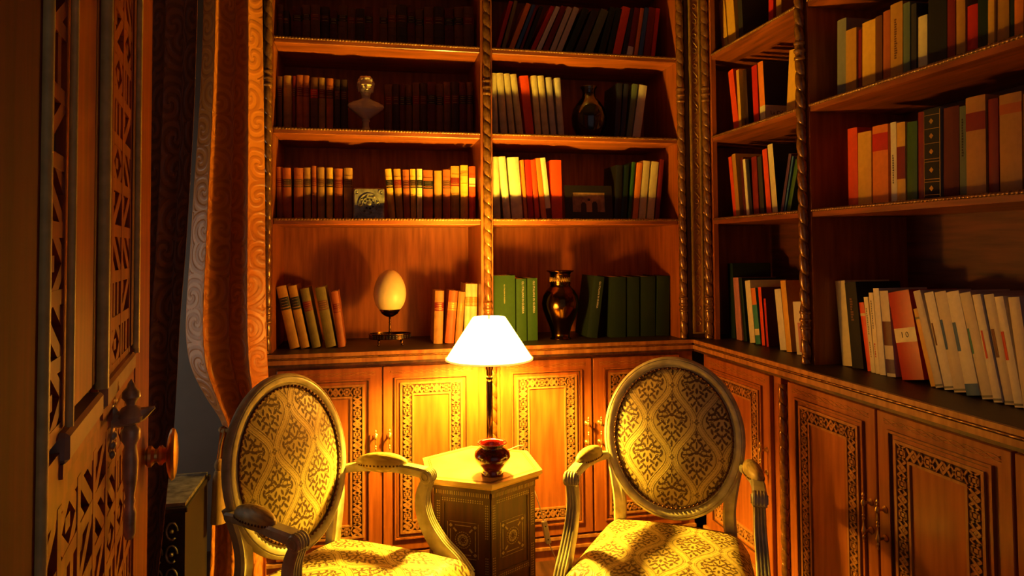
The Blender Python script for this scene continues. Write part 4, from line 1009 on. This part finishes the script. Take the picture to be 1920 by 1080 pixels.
        mb.build('pad_nailheads', pd, smooth=True)
        # fluted support
        sp_ = catmull([(s*.277, -.318, .668), (s*.277, -.300, .625), (s*.278, -.298, .575), (s*.281, -.318, .520), (s*.284, -.362, .465), (s*.284, -.415, .425), (s*.284, -.452, .385)], 6)
        mb = MB(); n = len(sp_)
        mb.sweep(sp_, [(a*1.0, b) for a, b in flute], CREAMPAINT, side=(1, 0, 0), scale=[(.92+.25*(i/n), 1.0+.9*(i/n)) for i in range(n)])
        mb.build('arm_support', arm, smooth='auto')
        # back upright running down into the rear leg
        pu = catmull([(s*.212, .004, .690), (s*.192, -.016, .60), (s*.182, -.016, .52), (s*.186, .000, .43), (s*.192, .025, .33), (s*.198, .065, .16), (s*.201, .085, 0.0797)], 6)
        sec = [(-.018, .013), (-.018, -.010), (-.012, -.016), (-.004, -.013), (.004, -.013), (.012, -.016), (.018, -.010), (.018, .013)]
        mb = MB(); mb.sweep(pu, sec, CREAMPAINT, side=(1, 0, 0), scale=[1.15-.4*max(0, i/len(pu)-.4) for i in range(len(pu))]); mb.build('rear_leg', c, smooth='auto')
        # front turned leg
        mb = MB(); mb.box(-.024, .024, -.024, .024, .335, .41, CREAMPAINT, T(s*.262, -.462, 0), bev=.003)
        pr = [(.012, 0.0797), (.016, .086), (.013, .10), (.0145, .11), (.022, .27), (.026, .285), (.018, .295), (.018, .305), (.026, .315), (.022, .335)]
        mb.lathe(pr, CREAMPAINT, 24, T(s*.262, -.462, 0)); mb.build('front_leg', c, smooth='auto')
    return c
def copy_tree(o, parent=None):
    n = o.copy(); COL.objects.link(n); n.parent = parent
    for ch in list(o.children): 
        if ch.name != n.name: copy_tree(ch, n)
    return n
ch1 = make_chair(); ch1.scale = (1.06, 1.06, 1.06); ch2 = copy_tree(ch1)
place(ch1, 1.085, 2.333, -.084, -.55); tag(ch1, 'cream oval-backed armchair in gold damask on the right, facing the camera', 'armchair', 'damask armchairs beside the table')
place(ch2, -.249, 2.332, -.084, .872); tag(ch2, 'cream oval-backed armchair in gold damask on the left, turned towards the table', 'armchair', 'damask armchairs beside the table')

# ================================================================== curtains
def swirl(u, v, cell=.13, lam=.034, seed=3):
    rs = np.random.RandomState(seed)
    gu = np.floor(u/cell).astype(int); gv = np.floor(v/cell).astype(int)
    jt = rs.rand(64, 64, 3); best = np.full(u.shape, 9.); val = np.zeros(u.shape)
    for du in (-1, 0, 1):
        for dv in (-1, 0, 1):
            a, b = (gu+du) % 64, (gv+dv) % 64; J = jt[a, b]
            cx = (gu+du+.2+.6*J[..., 0])*cell; cy = (gv+dv+.2+.6*J[..., 1])*cell
            r = np.hypot(u-cx, v-cy); th = np.arctan2(v-cy, u-cx); sg = np.where(J[..., 2] > .5, 1., -1.)
            s = .5+.5*np.sin(2*PI*r/lam+sg*th*2)
            k = r < best; best = np.where(k, r, best); val = np.where(k, s, val)
    return np.clip((val-.35)*2.2, 0, 1)
def curtain(name, rows, Y0, amp, folds, m, z0, z1, step, flat, label, ph=0., parent=None, seed=3, yshape=None):
    """rows: (z, x left, x right)"""
    zs = np.arange(z0, z1, step); rz = np.array([r[0] for r in rows]); o_ = np.argsort(rz)
    Lx = np.interp(zs, rz[o_], np.array([r[1] for r in rows])[o_]); Rx = np.interp(zs, rz[o_], np.array([r[2] for r in rows])[o_])
    ks = 31; kern = np.ones(ks)/ks; Lx = np.convolve(np.pad(Lx, ks//2, mode='edge'), kern, 'valid'); Rx = np.convolve(np.pad(Rx, ks//2, mode='edge'), kern, 'valid')
    n = int(flat/step); U, Zg = np.meshgrid(np.linspace(0, 1, n), zs)
    W_ = (Rx-Lx)[:, None]; full = W_.max()
    Xw = Lx[:, None]+W_*(U+.35/(2*PI*folds)*np.sin(2*PI*folds*U*2+ph))
    A = amp*(1+.5*(1-W_/full))
    Yw = Y0-A*np.cos(2*PI*folds*U+ph)*(.8+.2*np.sin(Zg*1.7))-A*.12*np.sin(4*PI*folds*U+ph*2+Zg*.8)
    pat = swirl(U*flat, Zg, seed=seed)
    return grid_obj(name, Xw, Yw, Zg, pat, m, parent, thick=.0012)
YC = 2.83
def rowpx(pts, Y): 
    out = []
    for (pl, pr, py) in pts: a = atY(pl, py, Y); b = atY(pr, py, Y); out.append((a.z, a.x, b.x))
    return out
gc = empty('gold_curtain', (-.55, YC, 0), 0, 'gold brocade curtain tied back beside the back wall bookcase', 'curtain')
rows = rowpx([(380, 488, -250), (380, 488, 0), (378, 489, 80), (373, 490, 180), (368, 491, 260), (360, 492, 370), (354, 492, 470), (347, 493, 570), (345, 494, 630), (353, 496, 690), (380, 500, 745), (417, 492, 800)], YC)
rows[0] = (2.93, rows[0][1], rows[0][2])
o = curtain('upper_drape', rows, YC, .040, 1.8, BROCADE, rows[-1][0], 2.92, .0034, .50, '', ph=-2.83); o.parent = gc; loc(o)
rows2 = rowpx([(418, 490, 800), (408, 492, 860), (400, 495, 960), (396, 497, 1080)], YC); rows2.append((.02, rows2[-1][1]-.02, rows2[-1][2]))
o = curtain('lower_drape', rows2, YC, .030, 2.5, BROCADE, .02, rows2[0][0]+.002, .006, .5, '', ph=.2, seed=8); o.parent = gc; loc(o)
tz = rows[-1][0]; tx0 = rows[-1][1]-.006; tx1 = rows[-1][2]+.006
mb = MB(); cxx = (tx0+tx1)/2; rx = (tx1-tx0)/2
mb.tube([(cxx+rx*math.cos(t), YC+.058*math.sin(t), tz+.01*math.cos(t)) for t in np.linspace(0, 2*PI, 40, endpoint=False)], .009, TASSEL, 8, closed=True); tie = mb.build('tie_rope', gc, smooth=True); loc(tie)
Pt = atY(411, 860, YC-.075)
mb = MB(); mb.tube([(cxx-rx*.7, YC-.045, tz), (Pt.x+.004, YC-.072, tz-.05), (Pt.x, YC-.075, Pt.z)], .005, TASSEL, 8)
mb.lathe([(.006, 0), (.014, -.01), (.018, -.025), (.013, -.042), (.017, -.047), (.022, -.07), (.027, -.20), (.029, -.235), (0, -.235)][::-1], TASSEL, 20, T(Pt.x, YC-.075, Pt.z)); tsl = mb.build('tassel', gc, smooth='auto'); loc(tsl)

YB2 = 2.28
bc_ = empty('brown_curtain', (-.75, YB2, 0), 0, 'dark brown brocade curtain hanging behind the carved door', 'curtain')
rows = rowpx([(215, 372, -200), (218, 374, 0), (214, 368, 200), (210, 360, 350), (205, 352, 480), (200, 342, 600), (195, 336, 720), (200, 330, 820), (205, 318, 920), (205, 306, 1040), (205, 300, 1080)], YB2)
rows[0] = (2.9, rows[0][1], rows[0][2]); rows.append((.02, rows[-1][1], rows[-1][2]-.02))
o = curtain('drape', rows, YB2, .022, 2.6, BROCADE2, .02, 2.90, .0042, .62, '', ph=2.2, seed=5); o.parent = bc_; loc(o)

# small dark stand beside the curtain
a = atY(349, 944, 2.46); zt = a.z
st = empty('pedestal_cabinet', (a.x-.17, 2.63, 0), 0, 'small black carved stand behind the brown curtain by the grey wall', 'stand')
LACQ = mat('black_lacquer', (30, 22, 22), .5, coat=.1)
mb = MB(); mb.box(-.165, .165, -.16, .16, 0, zt-.03, LACQ); mb.build('body', st)
mb = MB(); mb.box(-.175, .175, -.17, .17, zt-.03, zt-.012, LACQ, bev=.003); mb.box(-.165, .165, -.16, .16, zt-.012, zt, PEWTER); mb.build('top', st)
mb = MB()
for i in range(3):
    for j in range(6):
        cx, cz = .045+.045*i-.01, zt-.09-j*.075
        mb.tube([(cx+.017*math.cos(t), -.162, cz+.028*math.sin(t)) for t in np.linspace(0, 5.4, 12)], .004, PEWTER, 6, up=Vector((0, 1, 0))); mb.sphere((cx, -.163, cz), .008, PEWTER, 8, 6)
mb.build('scroll_relief', st, smooth=True)

# ================================================================== carved door in the foreground
DA = math.radians(11.41); DD = .150     # door plane: direction and distance from the eye
ddir = Vector((-math.sin(DA), math.cos(DA), 0)); dn = Vector((math.cos(DA), math.sin(DA), 0))   # dn: towards the room / camera side
dr = bpy.data.objects.new('carved_door', None); COL.objects.link(dr)
o0 = -dn*DD
dr.matrix_world = Matrix(((ddir.x, -dn.x, 0, o0.x), (ddir.y, -dn.y, 0, o0.y), (0, 0, 1, 0), (0, 0, 0, 1)))   # x along the door, -y = face
tag(dr, 'open carved reddish wooden door close at the left', 'door')
def s_at(px):
    th = math.atan((960-px)/F)-YAW; return DD/math.tan(th-DA)
S0, S1 = .40, 1.70
REDW = wood('door_red_varnish', (108, 30, 26), (84, 22, 20), 2, rough=.8, coat=.0)
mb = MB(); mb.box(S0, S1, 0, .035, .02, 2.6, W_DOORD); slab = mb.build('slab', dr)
GE = mat('olive_gilt_bead', (236, 214, 130), .45, .0, .2, 50)
SILV = mat('worn_grey_varnish', (170, 146, 132), .35, .0, .25, 14, coat=.3)
ZR = 1.215
a0, a1_, b1_ = s_at(45), s_at(170), s_at(240)
mb = MB()
mb.box(S0, a0-.004, -.012, 0, .02, 2.6, REDW); mb.box(s_at(110), s_at(158), -.010, 0, ZR+.02, 2.6, W_DOOR)
mb.box(b1_+.02, S1, -.012, 0, .02, 2.6, W_DOOR); mb.box(a0, b1_+.02, -.010, 0, ZR-.06, ZR-.01, W_DOOR)
mb.box(s_at(160)+.004, a1_-.004, -.009, 0, ZR+.02, 2.6, REDW); mb.box(s_at(234), b1_, -.011, 0, ZR+.02, 2.6, REDW)
mb.build('frame_boards', dr)
mb = MB()
for s, r, zz in ((a0, .006, .02), (a1_, .0085, ZR+.01), (b1_, .006, ZR+.01), (s_at(104), .004, ZR+.01), (s_at(238)+.03, .005, ZR)):
    mb.tube([(s, -.014, zz), (s, -.014, 2.12 if s in (b1_,) else 2.6)], r, GE, 10, up=Vector((1, 0, 0)))
mb.build('gilt_bead', dr, smooth='auto')
mb = MB()
for (sa, sb_) in ((s_at(95), s_at(168)), (s_at(176), s_at(236))):
    mb.box(sa, sb_, -.018, 0, ZR-.022, ZR+.008, SILV, bev=.004); mb.box(sa, sb_, -.013, 0, ZR-.036, ZR-.022, W_DOOR); mb.box(sa, sb_, -.010, 0, ZR-.048, ZR-.038, W_DOOR)
mb.build('panel_rail', dr)
# fretwork lattice
def lattice(name, s0, s1, z0, z1, cell, wd):
    mb = MB(); rs = random.Random(4)
    nx = max(1, round((s1-s0)/(cell*1.6))); nz = max(1, round((z1-z0)/cell)); cx = (s1-s0)/nx; cz = (z1-z0)/nz
    def bar(x0, zz0, x1, zz1, up):
        d = Vector((x1-x0, 0, zz1-zz0)); l = d.length; a = math.atan2(d.z, d.x)
        mb.box(-wd/3, l+wd/3, -up, 0, -wd/2, wd/2, W_DOOR, T(x0, 0, zz0) @ RY(-a))
    for i in range(nx+1): mb.box(s0+i*cx-wd/2, s0+i*cx+wd/2, -.009, 0, z0, z1, W_DOOR)
    for j in range(nz+1): mb.box(s0, s1, -.0085, 0, z0+j*cz-wd/2, z0+j*cz+wd/2, W_DOOR)
    for i in range(nx):
        for j in range(nz):
            x, z = s0+i*cx, z0+j*cz; k = (i*3+j*2+rs.randint(0, 1)) % 4
            if k == 0:
                bar(x, z+cz/2, x+cx/2, z+cz, .008); bar(x+cx/2, z+cz, x+cx, z+cz/2, .008); bar(x+cx, z+cz/2, x+cx/2, z, .008); bar(x+cx/2, z, x, z+cz/2, .008)
                mb.box(x+cx*.38, x+cx*.62, -.007, 0, z+cz*.38, z+cz*.62, W_DOOR)
            elif k == 1:
                bar(x, z, x+cx, z+cz, .008); mb.box(x+cx*.12, x+cx*.42, -.006, 0, z+cz*.55, z+cz*.85, W_DOOR)
            elif k == 2:
                mb.box(x+cx*.28, x+cx*.28+wd, -.0075, 0, z, z+cz, W_DOOR); mb.box(x+cx*.62, x+cx*.62+wd, -.0075, 0, z, z+cz, W_DOOR)
            else:
                bar(x, z+cz, x+cx, z, .008); bar(x, z+cz*.4, x+cx*.4, z, .0075); bar(x+cx*.6, z+cz, x+cx, z+cz*.6, .0075)
    return mb.build(name, dr)
lattice('upper_fretwork', a0+.01, s_at(104), ZR+.01, 2.6, .066, .015)
lattice('middle_fretwork', a1_+.012, s_at(234)-.004, ZR+.01, 2.6, .07, .018)
lattice('lower_fretwork', a0+.006, b1_+.012, .15, ZR-.065, .066, .018)
# pull handle (lotus arm, hanging grip)
hs = s_at(190)+.06
def dpt(px, py, s):   # point at door-length s under the pixel -> how far it stands off and its height
    d = ray(px, py); dv = Vector((d.x, d.y, d.z)); t = s/dv.dot(ddir); P = dv*t; return -(P.dot(dn)+DD), P.z+1.4
hz = {}
for py in (720, 770, 790, 815, 870, 1010): hz[py] = dpt(245, py, hs)[1]
off = dpt(245, 800, hs)[0]
hd = empty('pull_handle'); hd.parent = dr
mb = MB(); zc = hz[790]
mb.sphere((hs, -.002, zc+.0), 1, HANDLE, 16, 12, sc=(.014, .010, .055)); 
for q in (-1, 1):
    for e in range(3): mb.sphere((hs, -.008, zc+q*(.018+.014*e)), .008-.001*e, HANDLE, 10, 8)
mb.build('back_plate', hd, smooth=True)
mb = MB(); tip = dpt(290, 775, hs)[0]
mb.sweep([(hs, -.004, zc), (hs, off*.5, zc+.004), (hs, off, zc+.006), (hs, (off+tip)/2, zc+.010), (hs, tip, zc+.018)], [(math.cos(a*PI/4), math.sin(a*PI/4)) for a in range(8)], HANDLE, scale=[.008, .012, .014, .010, .002])
mb.lathe([(.006, -.012), (.017, -.008), (.019, .0), (.013, .012), (.006, .016), (.008, .022), (.013, .028), (.012, .036), (.006, .042), (.0045, .048), (0, .055)], HANDLE, 18, T(hs, off, zc+.008))
mb.build('lotus_arm', hd, smooth='auto')
mb = MB(); zt_, zl = hz[815], hz[1010]; L_ = zt_-zl
mb.lathe([(0, 0), (.005, .0), (.008, L_*.05), (.009, L_*.25), (.006, L_*.32), (.008, L_*.36), (.006, L_*.40), (.0095, L_*.55), (.011, L_*.75), (.008, L_*.9), (.013, L_*.96), (.013, L_*1.05), (.006, L_*1.1)], HANDLE, 16, T(hs, off, zl))
mb.build('grip', hd, smooth=True)
# round brass knob near the far edge
ks_ = s_at(264); kz = dpt(290, 855, ks_)[1]; ko = dpt(323, 855, ks_)[0]
kb = empty('door_knob'); kb.parent = dr; kl = -ko
mb = MB(); mb.lathe([(.026, 0), (.026, .006), (.018, .010), (.016, .014), (.022, .018), (.022, .024), (.014, .030), (.0135, kl*.55), (.020, kl*.62), (.021, kl*.70), (.016, kl*.76), (.013, kl*.86)], BRASS, 28, T(ks_, 0, kz) @ RX(PI/2)); mb.build('knob_neck', kb, smooth='auto')
mb = MB(); mb.lathe([(.010, kl*.80), (.034, kl*.86), (.050, kl*.93), (.054, kl*1.0), (.051, kl*1.08), (.040, kl*1.14), (.020, kl*1.17), (0, kl*1.18)], BRASS, 36, T(ks_, 0, kz) @ RX(PI/2)); mb.build('knob_disc', kb, smooth='auto')
bpy.context.view_layer.update()
